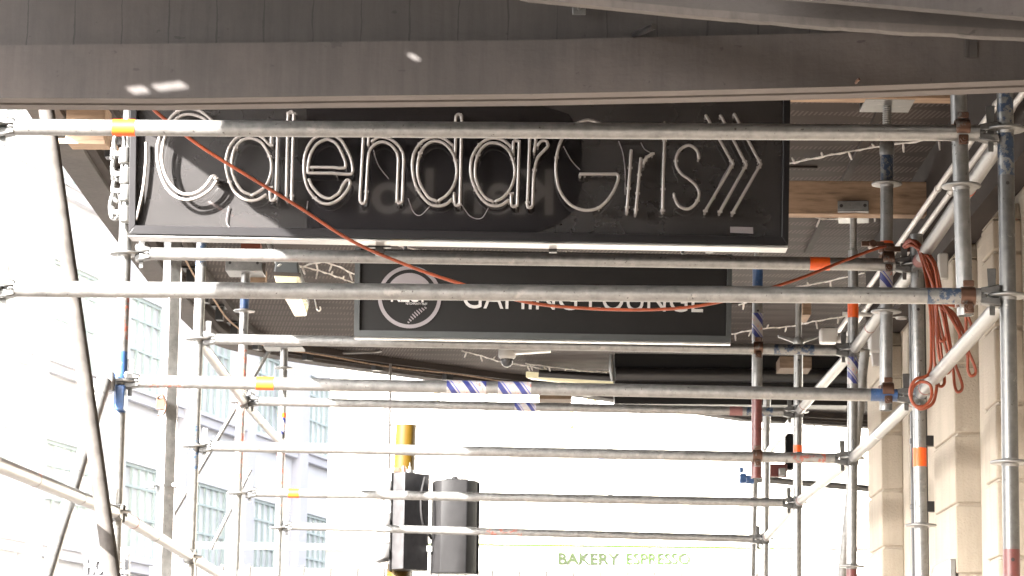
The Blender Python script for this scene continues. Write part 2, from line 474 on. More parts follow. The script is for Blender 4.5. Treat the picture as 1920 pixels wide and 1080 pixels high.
def text_mesh(name, body, corners, mat, parent=None, bold=0.0, thick=0.004, normal=Vector((0, -1, 0)), org=None, space=1.0):
    """flat lettering laid over the quad corners = (bottom left, bottom right, top left)"""
    cu = bpy.data.curves.new('t', 'FONT'); cu.body = body; cu.size = 1.0; cu.offset = bold; cu.extrude = 0.01; cu.space_character = space
    cu.resolution_u = 4
    t = bpy.data.objects.new('t', cu); col.objects.link(t)
    me = bpy.data.meshes.new_from_object(t.evaluated_get(bpy.context.evaluated_depsgraph_get()))
    bpy.data.objects.remove(t); bpy.data.curves.remove(cu)
    xs = [v.co.x for v in me.vertices]; ys = [v.co.y for v in me.vertices]
    x0, x1, y0, y1 = min(xs), max(xs), min(ys), max(ys)
    bl, br, tl = [Vector(c) for c in corners]
    org = Vector(org) if org is not None else bl
    for v in me.vertices:
        u, w = (v.co.x - x0) / (x1 - x0), (v.co.y - y0) / (y1 - y0)
        v.co = bl + (br - bl) * u + (tl - bl) * w + normal * (thick if v.co.z > 0 else 0.0) - org
    me.name = name; me.materials.clear(); me.materials.append(M[mat])
    for p in me.polygons: p.material_index = 0
    o = bpy.data.objects.new(name, me); col.objects.link(o)
    if parent is not None: o.parent = parent; o.location = org - world_loc(parent)
    else: o.location = org
    return o

# ================================================================== THE SETTING
tag(MB().box((-400, -400, -0.4), (400, 400, -0.13)).build('road', 'asphalt'), kind='structure')
fp = MB().box((-2.75, -40, -0.128), (1.94, 19.6, 0.0))
tag(fp.build('footpath', 'path', bev=0.01), kind='structure')
tag(MB().box((-2.9, -40, -0.128), (-2.753, 19.6, -0.004)).build('kerb', 'kerb', bev=0.015), kind='structure')
tag(MB().box((-30, 32.0, -0.128), (40, 38.0, 0.0)).build('pavement', 'path'), kind='structure')

# ------------------------------------------------------------------ the cream shop building on the right
shop = empty('shop_building', (1.92, -6, 0), 'cream stuccoed building with grooved block pilasters on the right of the scaffold', 'building')
MB().box((1.92, -36, -0.126), (9.0, 15.33, 9.0)).build('wall', 'wall', shop, (1.92, -6, 0))
def pilaster(y0, y1, xf=1.80, top=2.2):
    mb = MB()
    z = EZ + top; g = 0.012; hb = 0.315
    k = math.floor((0 - (EZ + 1.39)) / hb)
    edges = [0.0] + [EZ + 1.39 + hb * q for q in range(k, 8) if 0.05 < EZ + 1.39 + hb * q < z - 0.1] + [z]
    mb.box((xf + 0.013, y0 + 0.013, 0), (1.925, y1 - 0.02, z - 0.01))
    for a, b in zip(edges[:-1], edges[1:]):
        mb.box((xf, y0, a + g / 2), (1.922, y1, b - g / 2))
    o = mb.build('pilaster', 'wall', shop, (xf, y0, 0), bev=0.008)
    cap = MB().hexa([(xf - 0.0, y0, z), (1.922, y0, z), (1.922, y1, z), (xf, y1, z), (xf + 0.06, y0 + 0.05, z + 0.075), (1.922, y0 + 0.05, z + 0.075), (1.922, y1 - 0.05, z + 0.075), (xf + 0.06, y1 - 0.05, z + 0.075)])
    cap.build('capital', 'wall', o, (xf, y0, z), bev=0.006)
pilaster(10.87, 11.16, top=2.16)
pilaster(12.0, 12.66)
pilaster(14.7, 15.325)
pilaster(8.0, 8.6)
MB().box((1.86, 14.0, 0), (1.921, 14.2, EZ + 2.2)).build('moulding', 'wall', shop, (1.86, 14.0, 0), bev=0.01)
MB().box((1.875, 11.55, 0), (1.921, 11.75, EZ + 2.2)).build('moulding', 'wall', shop, (1.875, 11.55, 0), bev=0.01)

# ------------------------------------------------------------------ the verandah over the footpath
HS = 2.84
ZS = EZ + HS
aw = empty('verandah', (0, 12, ZS), 'taupe verandah ceiling of patterned sheets with a curved concrete edge over the footpath', 'verandah')
edge_px = [(340, 596), (372, 626), (410, 648), (470, 664), (540, 676), (600, 685), (740, 704), (900, 725), (1090, 745)]
outer = [Vector((-2.26, 7.04, 0)), Vector((-2.27, 9.0, 0)), Vector((-2.33, 10.4, 0))] + [Vector((p.x, p.y, 0)) for p in (PH(112, 299, HS - 0.07), PH(176, 390, HS - 0.07), PH(217, 446, HS - 0.07), PH(281, 530, HS - 0.07))]
cur = [PH(a, b, HS - 0.07) for a, b in edge_px]
outer += [Vector((p.x, p.y, 0)) for p in crom(cur, 3)]
outer += [Vector((1.6, 23.1, 0)), Vector((4.5, 24.2, 0))]
poly = [(p.x, p.y, ZS) for p in outer] + [(4.5, 15.34, ZS), (1.915, 15.34, ZS), (1.915, 7.04, ZS)]
MB().prism(poly, (0, 0, 0.15)).build('ceiling', 'soffit', aw, (0, 12, ZS))
def band(mb, pts, w0, w1, z0, z1, mat=0):              # strip along the edge between two inward offsets
    n = len(pts)
    nor = []
    for i in range(n):
        t = (pts[min(n - 1, i + 1)] - pts[max(0, i - 1)]).normalized()
        nor.append(Vector((t.y, -t.x, 0)))
    for i in range(n - 1):
        q = []
        for z in (z0, z1):
            q += [pts[i] + nor[i] * w0 + Vector((0, 0, z)), pts[i + 1] + nor[i + 1] * w0 + Vector((0, 0, z)), pts[i + 1] + nor[i + 1] * w1 + Vector((0, 0, z)), pts[i] + nor[i] * w1 + Vector((0, 0, z))]
        o = len(mb.v)
        mb.v += q
        fs = [(0, 1, 2, 3), (7, 6, 5, 4), (0, 4, 5, 1), (2, 6, 7, 3)]
        if i == 0: fs.append((3, 7, 4, 0))
        if i == n - 2: fs.append((1, 5, 6, 2))
        for f in fs: mb.f.append([o + k for k in f]); mb.m.append(mat); mb.s.append(False)
    return mb
band(MB(), outer, -0.004, 0.145, ZS - 0.075, ZS + 0.02).build('edge_beam', 'fascia', aw, (0, 12, ZS))
band(MB(), outer, 0.147, 0.195, ZS - 0.055, ZS - 0.004).build('channel', 'bulkhead', aw, (0, 12, ZS))
band(MB(), outer, 0.34, 0.372, ZS - 0.05, ZS - 0.004).build('rail', 'bulkhead', aw, (0, 12, ZS))
def along(pts, s):
    for a, b in zip(pts[:-1], pts[1:]):
        d = (b - a).length
        if s <= d: return a.lerp(b, s / d), (b - a).normalized()
        s -= d
    return pts[-1], (pts[-1] - pts[-2]).normalized()
clip = Stock(MB().cbox((0, 0, -0.035), (0.05, 0.075, 0.09)).cbox((0.01, 0, 0.012), (0.12, 0.16, 0.012)), 'clip', 'black', 0.003)
s = 2.6
while s < 17.5:
    p, t = along(outer, s); nn = Vector((t.y, -t.x, 0))
    put(clip, 'clip', aw, p + nn * 0.27 + Vector((0, 0, ZS - 0.02)), math.atan2(nn.y, nn.x))
    s += 0.72
cw = []
s = 2.4
while s < 17.5:
    p, t = along(outer, s); nn = Vector((t.y, -t.x, 0))
    cw.append(p + nn * 0.30 + Vector((0, 0, ZS - 0.055 - 0.008 * math.sin(s * 4.3)))); s += 0.24
MB().sweep(crom(cw, 3), 0.006, 8).build('cable', 'timber', aw, (0, 12, ZS))
MB().box((1.80, 7.06, EZ + 2.275), (1.916, 15.335, ZS + 0.004)).build('bulkhead', 'bulkhead', aw, (1.8, 7.06, ZS))
for x, w, h in ((1.44, 0.035, 0.018),):
    MB().box((x, 7.07, ZS - h), (x + w, 15.3, ZS + 0.003)).build('batten', 'bulkhead', aw, (x, 7.07, ZS))
for y in (10.9, 13.0, 15.1, 17.2, 19.3):
    MB().box((-1.98, y, ZS - 0.010), (1.29, y + 0.03, ZS + 0.002)).build('cover_strip', 'bulkhead', aw, (0, y, ZS))

# concrete downstand beam and board-marked wall in front of the verandah
cb = empty('concrete_canopy', (0, 6.9, EZ + 1.6), 'grey board-marked concrete canopy with a streaked downstand beam across the top', 'canopy')
def YB(px): return 6.95 - 0.36 * px / 1920.0
xs = [-375, -200, 0, 300, 640, 1000, 1280, 1600, 1920, 2515]
bot = [186, 185, 184, 185, 180, 176, 170, 162, 150, 128]
top = [91, 88, 85, 82, 78, 75, 68, 61, 51, 32]
fb = [P(x, y, YB(x)) for x, y in zip(xs, bot)]
ft = [P(x, y, YB(x)) for x, y in zip(xs, top)]
thick = Vector((0.03, 0.115, 0))
mb = MB()
n = len(xs)
back = Vector((0, 0.17, 0.0))
dips = [0.012 + 0.004 * math.sin(i * 2.1) for i in range(n)]
for i in range(n - 1):
    a, b, c, d = fb[i], fb[i + 1], ft[i + 1], ft[i]
    g = Vector((0, 0.055, 0))
    mb.add([a, b, c, d], [(0, 1, 2, 3)])                                     # front
    mb.add([a, a + g, b + g, b], [(0, 1, 2, 3)], 1)                          # underside, first fillet
    a2, b2 = a + g + Vector((0, 0, 0.010)), b + g + Vector((0, 0, 0.010))
    mb.add([a + g, a2, b2, b + g], [(0, 1, 2, 3)], 1)                        # drip groove
    a3, b3 = a2 + Vector((0, 0.014, 0)), b2 + Vector((0, 0.014, 0))
    mb.add([a2, a3, b3, b2], [(0, 1, 2, 3)], 1)
    a4, b4 = a3 - Vector((0, 0, 0.012)), b3 - Vector((0, 0, 0.012))
    mb.add([a3, a4, b4, b3], [(0, 1, 2, 3)], 1)
    w = 0.055 if i < 6 else 0.03
    a5, b5 = a4 + Vector((0, 0.055, 0)), b4 + Vector((0, 0.055 , 0))
    mb.add([a4, a5, b5, b4], [(0, 1, 2, 3)], 1)
    a6, b6 = Vector((a5.x, a5.y, d.z)), Vector((b5.x, b5.y, c.z))
    mb.add([a5, a6, b6, b5], [(0, 1, 2, 3)])                                 # back
    mb.add([d, c, b6, a6], [(0, 1, 2, 3)])                                   # top
e = [fb[0], ft[0], ft[0] + Vector((0, 0.124, 0)), fb[0] + Vector((0, 0.124, 0))]
mb.add(e, [(0, 1, 2, 3)])
bm_ = mb.build('beam', ['concrete_beam', 'concrete_bounce'], cb, (0, 6.9, EZ + 1.6))
wl_ = MB()
for i in range(n - 1):
    a = ft[i] + Vector((0, 0.07, -0.03)); b = ft[i + 1] + Vector((0, 0.07, -0.03))
    wl_.hexa([a, b, b + Vector((0, 0.12, 0)), a + Vector((0, 0.12, 0)), Vector((a.x, a.y, EZ + 2.96)), Vector((b.x, b.y, EZ + 2.96)), Vector((b.x, b.y + 0.12, EZ + 2.96)), Vector((a.x, a.y + 0.12, EZ + 2.96))])
wl_.build('board_marked_wall', 'concrete', cb, (0, 6.9, EZ + 1.6))
xl = fb[0].x
# unseen slab above the camera, edge and slots placed for shadows and sun flecks
sb = MB()
def shadow_slab(x0, x1, y0, y1): sb.box((x0, y0, EZ + 2.502), (x1, y1, EZ + 2.514))
sx = [-3.3, -2.29, -2.222, -2.213, -2.105, -1.435, -1.40, 1.915]
for i in range(len(sx) - 1):
    if i in (1, 3, 5):
        shadow_slab(sx[i], sx[i + 1], -34.0, 5.785); shadow_slab(sx[i], sx[i + 1], 5.827, 6.5)
    else: shadow_slab(sx[i], sx[i + 1], -34.0, 6.5)
sb.box((-2.0, 6.501, EZ + 2.5), (1.915, 7.0, EZ + 2.60))
sb.build('shadow_slab', 'concrete', cb, (0, 6.9, EZ + 2.5))
# raking concrete rib nearer the camera
rk = MB()
lo = [(905, -22), (990, -2), (1300, 29), (1600, 54), (2150, 84), (2960, 121)]
YR = lambda x: 6.30 - 0.75 * (x - 900) / 1100.0
lp = [P(x, y, YR(x)) for x, y in lo]
hp = [P(x, y - 78 + (x - 905) * 0.006, YR(x)) for x, y in lo]
jit = random.Random(3)
rag = []
fine = []
for i in range(len(lo) - 1):
    for k in range(14): fine.append((lp[i].lerp(lp[i + 1], k / 14), hp[i].lerp(hp[i + 1], k / 14), lo[i][0] + (lo[i + 1][0] - lo[i][0]) * k / 14))
fine.append((lp[-1], hp[-1], lo[-1][0]))
for j in range(len(fine) - 1):
    def q(j):
        a, b, x = fine[j]
        z = jit.uniform(-1, 1) * (0.0035 if x > 1340 else 0.001)
        jit.seed(j * 7 + 1)
        z = jit.uniform(-1, 1) * (0.0014 if x > 1340 else 0.0004)
        ch = 0.012 + abs(z)
        return a + Vector((0, 0.0, z)), a + Vector((0, -0.004, ch + 0.004)), b
    a0, a1, a2 = q(j); b0, b1, b2 = q(j + 1)
    B = Vector((0, 0.03, 0))
    rk.add([a0, b0, b1, a1], [(0, 1, 2, 3)], 1)
    rk.add([a1, b1, b2, a2], [(0, 1, 2, 3)], 0)
    rk.add([a0, a0 + B, b0 + B, b0], [(0, 1, 2, 3)], 1)
    rk.add([a2, b2, b2 + B, a2 + B], [(0, 1, 2, 3)], 0)
    rk.add([a0 + B, a2 + B, b2 + B, b0 + B], [(0, 1, 2, 3)], 0)
rk.build('raking_rib', ['rib', 'fascia'], cb, (0, 6.9, EZ + 1.6))
up2 = MB()
h2 = [P(1380, -12, 5.75), P(1560, 0, 5.6), P(1920, 32, 5.35), P(2200, 56, 5.15), P(2960, 122, 4.85)]
for i in range(4):
    a, b = h2[i], h2[i + 1]
    t_ = Vector((0, .03, 0)); u_ = Vector((0, 0, .25))
    up2.hexa([a, b, b + t_, a + t_, a + u_, b + u_, b + t_ + u_, a + t_ + u_])
up2.build('upper_rib', 'concrete_beam', cb, (0, 6.9, EZ + 1.6))
st = MB().tube(P(1190, 66, YB(1190) + 0.05), P(1226, 50, YB(1190) - 0.16), 0.008, 10)
st.build('rebar_stub', 'black', cb, P(1190, 66, 6.7))
pl = MB(); pc = P(1086, 16, YB(1086) + 0.02)
pl.cbox(pc, (0.035, 0.006, 0.034)); pl.tube(pc + Vector((0, -0.02, 0)), pc, 0.006, 6)
pl.build('fixing_plate', 'steel_dark', cb, pc, bev=0.001)
pc = P(1821, 88, YB(1821) - 0.006)
MB().cbox(pc, (0.032, 0.006, 0.055)).build('patch_plate', 'concrete', cb, pc, bev=0.002)
bl = MB(); pc = P(1606, 153, YB(1606) - 0.012)
bl.sweep([pc + Vector((0, 0.02, 0)), pc + Vector((0, -0.004, 0)), pc + Vector((0.006, -0.012, 0.004))], 0.004, 8)
bl.build('bolt', 'rust', cb, pc)

# ------------------------------------------------------------------ far buildings
fo = Vector((-9.4, 45.0, 0)); fd = Vector((math.sin(R(12)), math.cos(R(12)), 0)); fn = Vector((fd.y, -fd.x, 0))
lb = empty('office_building', fo, 'pale white office block with green framed windows across the street on the left', 'building')
def FQ(s, z, o=0.0): return fo + fd * s + fn * o + Vector((0, 0, z))
def fbox(mb, s0, s1, z0, z1, o0, o1, mat=0):
    mb.hexa([FQ(s0, z0, o1), FQ(s1, z0, o1), FQ(s1, z0, o0), FQ(s0, z0, o0), FQ(s0, z1, o1), FQ(s1, z1, o1), FQ(s1, z1, o0), FQ(s0, z1, o0)], mat)
BAY = 3.85; W0 = 1.35; WW = 2.5; NB0, NB1 = -4, 8
rows = [EZ + 0.12 + 3.25 * k for k in range(0, 5)]
WH = 1.80
# walls built round the openings
fw = MB()
S0, S1 = 1.1 + BAY * NB0, 1.1 + BAY * NB1
zt = rows[-1] + WH + 1.6
prev = -0.126
for z in rows:
    fbox(fw, S0, S1, prev, z, -0.6, 0.0); prev = z + WH
    for k in range(NB0, NB1):
        a = 1.1 + BAY * k
        fbox(fw, a, a + 0.55, z, z + WH, -0.6, 0.0)
        fbox(fw, a + 0.55 + WW, a + BAY, z, z + WH, -0.6, 0.0)
fbox(fw, S0, S1, prev, zt, -0.6, 0.0)
fbox(fw, S0, S1, -0.126, zt, -9.0, -0.75)
fw.build('wall', 'far_wall', lb, fo)
for k in range(NB0, NB1 + 1):
    a = 1.1 + BAY * k
    pm = MB(); fbox(pm, a - 0.28, a + 0.28, 0, zt, 0.002, 0.22); pm.build('pilaster', 'far_trim', lb, FQ(a, 0))
for z in rows:
    sm = MB()
    fbox(sm, S0, S1, z - 0.30, z - 0.12, 0.002, 0.15); fbox(sm, S0, S1, z - 0.12, z - 0.06, 0.002, 0.21)
    sm.build('string_course', 'far_trim', lb, FQ(S0, z))
win = None
for z in rows:
    for k in range(NB0, NB1):
        a = 1.1 + BAY * k + 0.55
        if win is None:
            w = MB()
            fbox(w, a, a + WW, z, z + 0.06, -0.16, -0.05); fbox(w, a, a + WW, z + WH - 0.06, z + WH, -0.16, -0.05)
            for q in range(0, 7):
                t = 0.06 if q in (0, 6) else 0.035
                x = a + (WW - t) * q / 6
                fbox(w, x, x + t, z + 0.06, z + WH - 0.06, -0.16, -0.055)
            for hh in (0.42, 0.75):
                fbox(w, a + 0.06, a + WW - 0.06, z + WH * hh, z + WH * hh + 0.045, -0.155, -0.06)
            g = MB(); fbox(g, a, a + WW, z, z + WH, -0.20, -0.11)
            win = w.build('window', 'far_frame', lb, FQ(a, z)); pane = g.build('pane', 'pane', win, FQ(a, z))
        else:
            o = put(win, 'window', lb, FQ(a, z)); put(pane, 'pane', o, FQ(a, z))
# a lamp on the facade
cp_ = PP(15, 815, fo + fn * 0.45, fn)
MB().sweep([PP(-30, 835, fo + fn * 0.2, fn), cp_, PP(44, 803, fo + fn * 0.7, fn)], 0.09, 10).build('facade_lamp', 'far_trim', lb, cp_)

YK = 34.0
bk = empty('bakery_building', (0, YK, 0), 'sunlit cream shopfront building with a bakery fascia beyond the crossing', 'building')
MB().box((-2.9, YK, -0.126), (30, YK + 8, 11.5)).build('wall', 'cream_far', bk, (0, YK, 0))
for x in (-2.2, -0.2, 2.0, 4.6, 7.2):
    for z in (5.6, 8.6):
        MB().box((x, YK - 0.05, z), (x + 1.3, YK + 0.1, z + 1.7)).build('window', 'far_wall', bk, (x, YK, z), bev=0.02)
fs0, fs1 = P(880, 1024, YK - 0.9), P(1452, 1030, YK - 0.9)
z0, z1 = P(1170, 1072, YK - 0.9).z, P(1170, 1025, YK - 0.9).z
MB().box((fs0.x - 0.6, YK - 0.9, z0), (fs1.x + 0.02, YK - 0.01, z1)).build('fascia', 'white', bk, (0, YK - 0.9, z0))
lm = MB(); lm.box((fs0.x - 0.6, YK - 0.93, z1), (fs1.x, YK - 0.003, z1 + 0.015)); lm.box((fs0.x - 0.6, YK - 0.92, z0 - 0.02), (fs1.x, YK - 0.004, z0 - 0.001))
lm.build('trim', 'lime', bk, (0, YK - 0.9, z1))
MB().box((fs1.x + 0.03, YK - 0.9, z0), (fs1.x + 6, YK - 0.012, z1)).build('fascia', 'white', bk, (0, YK - 0.9, z0))
rl = MB(); rl.box((fs1.x + 0.03, YK - 0.93, z1), (fs1.x + 6, YK - 0.003, z1 + 0.03)); rl.box((fs1.x + 0.03, YK - 0.92, z0 - 0.025), (fs1.x + 6, YK - 0.004, z0 - 0.001))
rl.build('trim', 'redline', bk, (0, YK - 0.9, z1))
def quad_px(x0, yb, x1, yb1, yt, Y): return (P(x0, yb, Y), P(x1, yb1, Y), P(x0, yt, Y))
yl = YK - 0.905
text_mesh('lettering', 'BAKERY', quad_px(1046, 1058, 1161, 1059, 1036, yl), 'olive_dark', bk, bold=0.022, thick=0.02)
text_mesh('lettering', 'ESPRESSO', quad_px(1174, 1058, 1293, 1058, 1037, yl), 'olive', bk, bold=0.008, thick=0.02)
ca = MB()
for i in range(60):
    x = -4.6 + i * 0.32
    ca.box((x, YK - 2.295, z0 - 0.37), (x + 0.03, YK - 0.95, z0 - 0.06))
ca.box((-4.8, YK - 2.28, z0 - 0.34), (14.8, YK - 0.94, z0 - 0.09))
ca.build('awning', 'corr', bk, (0, YK - 2, z0))
co = MB(); co.box((-4.6, YK - 0.35, P(500, 1030, YK).z), (fs0.x - 0.65, YK - 0.01, P(500, 1022, YK).z)); co.build('cornice', 'far_trim', bk, (0, YK, z1))
for x0, x1, y0, y1 in ((812, 822, 752, 728), (1066, 1075, 800, 772), (1100, 1118, 752, 738)):
    a, b = P(x0, y0, YK - .08), P(x1, y1, YK - .08); MB().box((a.x, YK - .08, a.z), (b.x, YK - .002, b.z)).build('moulding', 'cream_trim', bk, a, bev=0.01)
# pale street fittings hanging in the glare beyond the signals
pp = empty('wall_bracket', P(1140, 870, 30), 'small grey bracket with a blue tag hanging in the glare right of the signals', 'bracket')
mb = MB(); q = P(1140, 860, 30); mb.box((q.x - .02, q.y, q.z), (q.x + .05, q.y + .06, q.z + .45)); mb.box((q.x - .05, q.y, q.z - .12), (q.x + .09, q.y + .1, q.z - .001))
q2 = P(1140, 980, 30); mb.box((q2.x, q2.y, q2.z), (q2.x + .05, q2.y + .05, q.z - .2)); mb.box((q2.x - .07, q2.y + .002, q2.z - .02), (q2.x + .05, q2.y + .05, q2.z + .05))
mb.build('arm', 'far_grey', pp, q, bev=0.005)
q = P(1122, 872, 30); MB().hexa([q + Vector(v) for v in ((-.05, 0, -.05), (.06, 0, 0), (.06, .02, 0), (-.05, .02, -.05), (0, 0, .1), (.07, 0, .12), (.07, .02, .12), (0, .02, .1))]).build('tag', 'blue_far', pp, q)
for i, (a, b) in enumerate((((992, 780), (935, 1020)), ((1008, 780), (952, 1020)))):
    w = MB().tube(P(*a, 26), P(*b, 26), 0.006, 6)
    m_ = P((a[0] + b[0]) / 2 - 8, 955, 26)
    w.sweep([m_ + Vector((0.012, 0, 0.09)), m_, m_ - Vector((0.012, 0, 0.09))], [0.006, 0.022, 0.006], 8)
    tag(w.build('stay_wire', 'wire', org=P(*b, 26)), ['thin pale stay wire slanting through the glare, left of its pair', 'thin pale stay wire slanting through the glare, right of its pair'][i], 'wire', 'stay wires in the glare')

# hostel sign box low on the left
hs = empty('projecting_sign', P(200, 1060, 30), 'white sign box with pale block capitals low on the left', 'sign')
a, b = P(158, 1036, 30), P(242, 1036, 30); zb = P(200, 1112, 30).z
MB().box((a.x, 30, zb), (b.x, 30.15, a.z)).build('box', 'far_grey', hs, a, bev=0.02)
MB().sweep([Vector((a.x - .03, 30.07, a.z + .02)), Vector((b.x + .03, 30.07, b.z + .02))], 0.045, 10).build('top_roll', 'white', hs, a)
text_mesh('lettering', 'HOSTEL', (P(160, 1076, 29.99), P(241, 1076, 29.99), P(160, 1046, 29.99)), 'white', hs, bold=0.03, thick=0.02)
MB().box((b.x - 0.2, 30.02, -0.12), (b.x - 0.08, 30.12, zb)).build('post', 'far_trim', hs, a)

# ================================================================== SCAFFOLD
TR = 0.0257
ros = Stock(MB().lathe([(0.0245, -0.0045), (0.0595, -0.0045), (0.062, -0.002), (0.062, 0.002), (0.0595, 0.0045), (0.0245, 0.0045)], closed_ends=False)
            .lathe([(0.0243, -0.016), (0.0262, -0.013), (0.028, -0.0045)], closed_ends=False).lathe([(0.028, 0.0045), (0.0262, 0.011), (0.0243, 0.014)], closed_ends=False), 'rosette', 'steel')
wh = MB()
for sgn in (1, -1):
    a = [(0.025, -0.026, 0.0055), (0.088, -0.0235, 0.0055), (0.088, 0.0235, 0.0055), (0.025, 0.026, 0.0055), (0.025, -0.026, 0.036), (0.088, -0.0235, 0.0235), (0.088, 0.0235, 0.0235), (0.025, 0.026, 0.036)]
    wh.hexa([(x, y, z * sgn) for x, y, z in a])
wh.box((0.064, -0.0225, -0.0056), (0.0882, 0.0225, 0.0056))
wh.lathe([(0.0255, -0.001), (0.0255, 0.001)], (0.12, 0, 0), 4)
head = Stock(MB().add(wh.v[:24], [f for f in wh.f if max(f) < 24]), 'wedge_head', 'steel_dark', 0.004)
wdg = MB().hexa([(0.040, -0.003, -0.060), (0.056, -0.003, -0.060), (0.056, 0.003, -0.060), (0.040, 0.003, -0.060), (0.034, -0.003, 0.088), (0.062, -0.003, 0.088), (0.062, 0.003, 0.088), (0.034, 0.003, 0.088)])
wedge = Stock(wdg, 'wedge', 'steel_dark', 0.001)
# band coupler: closes on a cross tube (X) in front of an upright tube
cp = MB()
def ring(mb, axis, c, w, r0, r1, seg=20):
    pr = [(r0, -w / 2), (r1, -w / 2), (r1, w / 2), (r0, w / 2), (r0, -w / 2)]
    o = len(mb.v); mb.lathe(pr, (0, 0, 0), seg, 0, False)
    for i in range(o, len(mb.v)):
        v = mb.v[i]
        mb.v[i] = (Vector((v.z, v.x, v.y)) if axis == 'x' else v) + Vector(c)
ring(cp, 'x', (0, 0, 0), 0.046, 0.0246, 0.0315); ring(cp, 'z', (0, 0.054, 0), 0.05, 0.0246, 0.0315)
cp.cbox((0, 0.027, 0), (0.042, 0.016, 0.044))
cp.cbox((0, -0.026, -0.040), (0.030, 0.014, 0.030)); cp.cbox((0, -0.026, 0.038), (0.034, 0.012, 0.020))
coup = Stock(cp, 'coupler', 'steel_rust', 0.002)
bo = MB(); o_ = len(bo.v); bo.lathe([(0.0125, 0), (0.0125, 0.010), (0.006, 0.0101), (0.006, 0.022), (0.0001, 0.0225)], (0, 0, 0), 6)
bo.v = [Vector((v.x, -0.033 - v.z, v.y - 0.040)) for v in bo.v]
nut = Stock(bo, 'bolt', 'rust')

def sticker(parent, a, b, t0, t1, mat, name='sticker', r=TR + 0.0012):
    a, b = Vector(a), Vector(b)
    mb = MB().sweep([a.lerp(b, t0), a.lerp(b, t1)], r, 28, 0, caps=True)
    return mb.build(name, mat, parent, a.lerp(b, t0))

def standard(pts, Y, label, discs=(), cuts=None, stickers=(), mats=('steel',), base=True, r=TR, group='scaffold standards', name='scaffold_standard', topcap=None, holes=()):
    """upright through two photo points at the distance Y; runs down to the footpath"""
    (xa, ya), (xb, yb) = pts
    a, b = P(xa, ya, Y), P(xb, yb, Y)
    d = (a - b) / (a.z - b.z)
    foot = b - d * b.z if base else b
    L = a.z - foot.z
    tz = lambda y: (P(xa, y, Y).z - foot.z) / L
    org = foot
    mb = MB().pipe(foot, a, r, cuts=[(tz(y1), tz(y0), s_) for y0, y1, s_ in (cuts or [])])
    o = mb.build(name, list(mats), org=org)
    tag(o, label, 'scaffold post' if base else 'prop', group)
    o['span'] = 0
    at = lambda y: foot + d * (P(xa, y, Y).z - foot.z)
    for y in discs: put(ros, 'rosette', o, at(y))
    for y0, y1, m_ in stickers: sticker(o, at(y1), at(y0), 0, 1, m_, 'tape_wrap' if m_ == 'tape' else 'sticker', r + 0.0012)
    for y in holes:
        hh = at(y); MB().tube(hh + Vector((0, -r - 0.0008, 0)), hh + Vector((0, -r + 0.002, 0)), 0.006, 10).build('pin_hole', 'black', o, hh)
    if base:
        MB().cbox((foot.x, foot.y, 0.004), (0.15, 0.15, 0.008)).build('base_plate', 'steel_dark', o, (foot.x, foot.y, 0.004), bev=0.001)
    return o, at

def threads(parent, a, b, r=0.0185):
    a, b = Vector(a), Vector(b); L = (b - a).length; nn = int(L / 0.0045)
    pts = [a.lerp(b, i / nn) for i in range(nn + 1)]
    rr = [r if (i // 1) % 2 == 0 else r * 0.84 for i in range(nn + 1)]
    return MB().sweep(pts, rr, 18).build('screw_jack', 'steel', parent, a)
def uhead(parent, c, w=0.17, d=0.17, up=0.06, rz=0.0, holes=True):
    """plate of the jack seen from below, with an upturned flange front and back"""
    t = 0.008
    mb = MB().box((-w / 2, -d / 2, 0), (w / 2, d / 2, t))
    mb.box((-w / 2, -d / 2, t), (w / 2, -d / 2 + t, up)); mb.box((-w / 2, d / 2 - t, t), (w / 2, d / 2, up))
    o = mb.build('fork_head', 'steel_pale', parent, None, bev=0.002)
    o.location = Vector(c) - world_loc(parent); o.rotation_euler = (0, 0, rz)
    if holes:
        for sx_ in (-1, 1):
            h = MB().tube((sx_ * w * 0.38, -d / 2 - 0.0008, up * 0.55), (sx_ * w * 0.38, -d / 2 + 0.002, up * 0.55), 0.0085, 12).build('bolt_hole', 'black', o)
            h.location = (0, 0, 0)
    return o

YA, YBB, YC, YD, YE = 8.2, 10.55, 12.9, 15.25, 17.6
SG = 'scaffold standards'
# right side
sAr, atAr = standard(((1884, 150), (1897, 1080)), YA, 'dark scaffold post at the right edge with flaking blue paint at its top', (243, 555, 867), [(150, 330, 1), (1030, 1100, 2)], mats=('steel_dark', 'blue_sparse', 'red'), holes=(346, 1050))
sBr, atBr = standard(((1718, 440), (1728, 1080)), YBB, 'scaffold post behind the orange cable coil, orange sticker low down', (497, 741, 985), stickers=((840, 875, 'orange'),), holes=(582,))
sCr, atCr = standard(((1600, 470), (1597, 1080)), YC, 'scaffold post with an orange sticker above a blue and white tape wrap', (657, 859, 1062), [(1064, 1100, 1)], ((570, 596, 'orange'), (668, 720, 'tape')), ('steel', 'red'))
sDr, atDr = standard(((1497, 650), (1495, 1080)), YD, 'thin scaffold post under the wing nut jack below the black box', (772, 943), stickers=((835, 848, 'orange'),), holes=(676,))
sEr, atEr = standard(((1438, 745), (1434, 1080)), YE, 'farthest thin scaffold post right behind the red tube', (853, 1010))
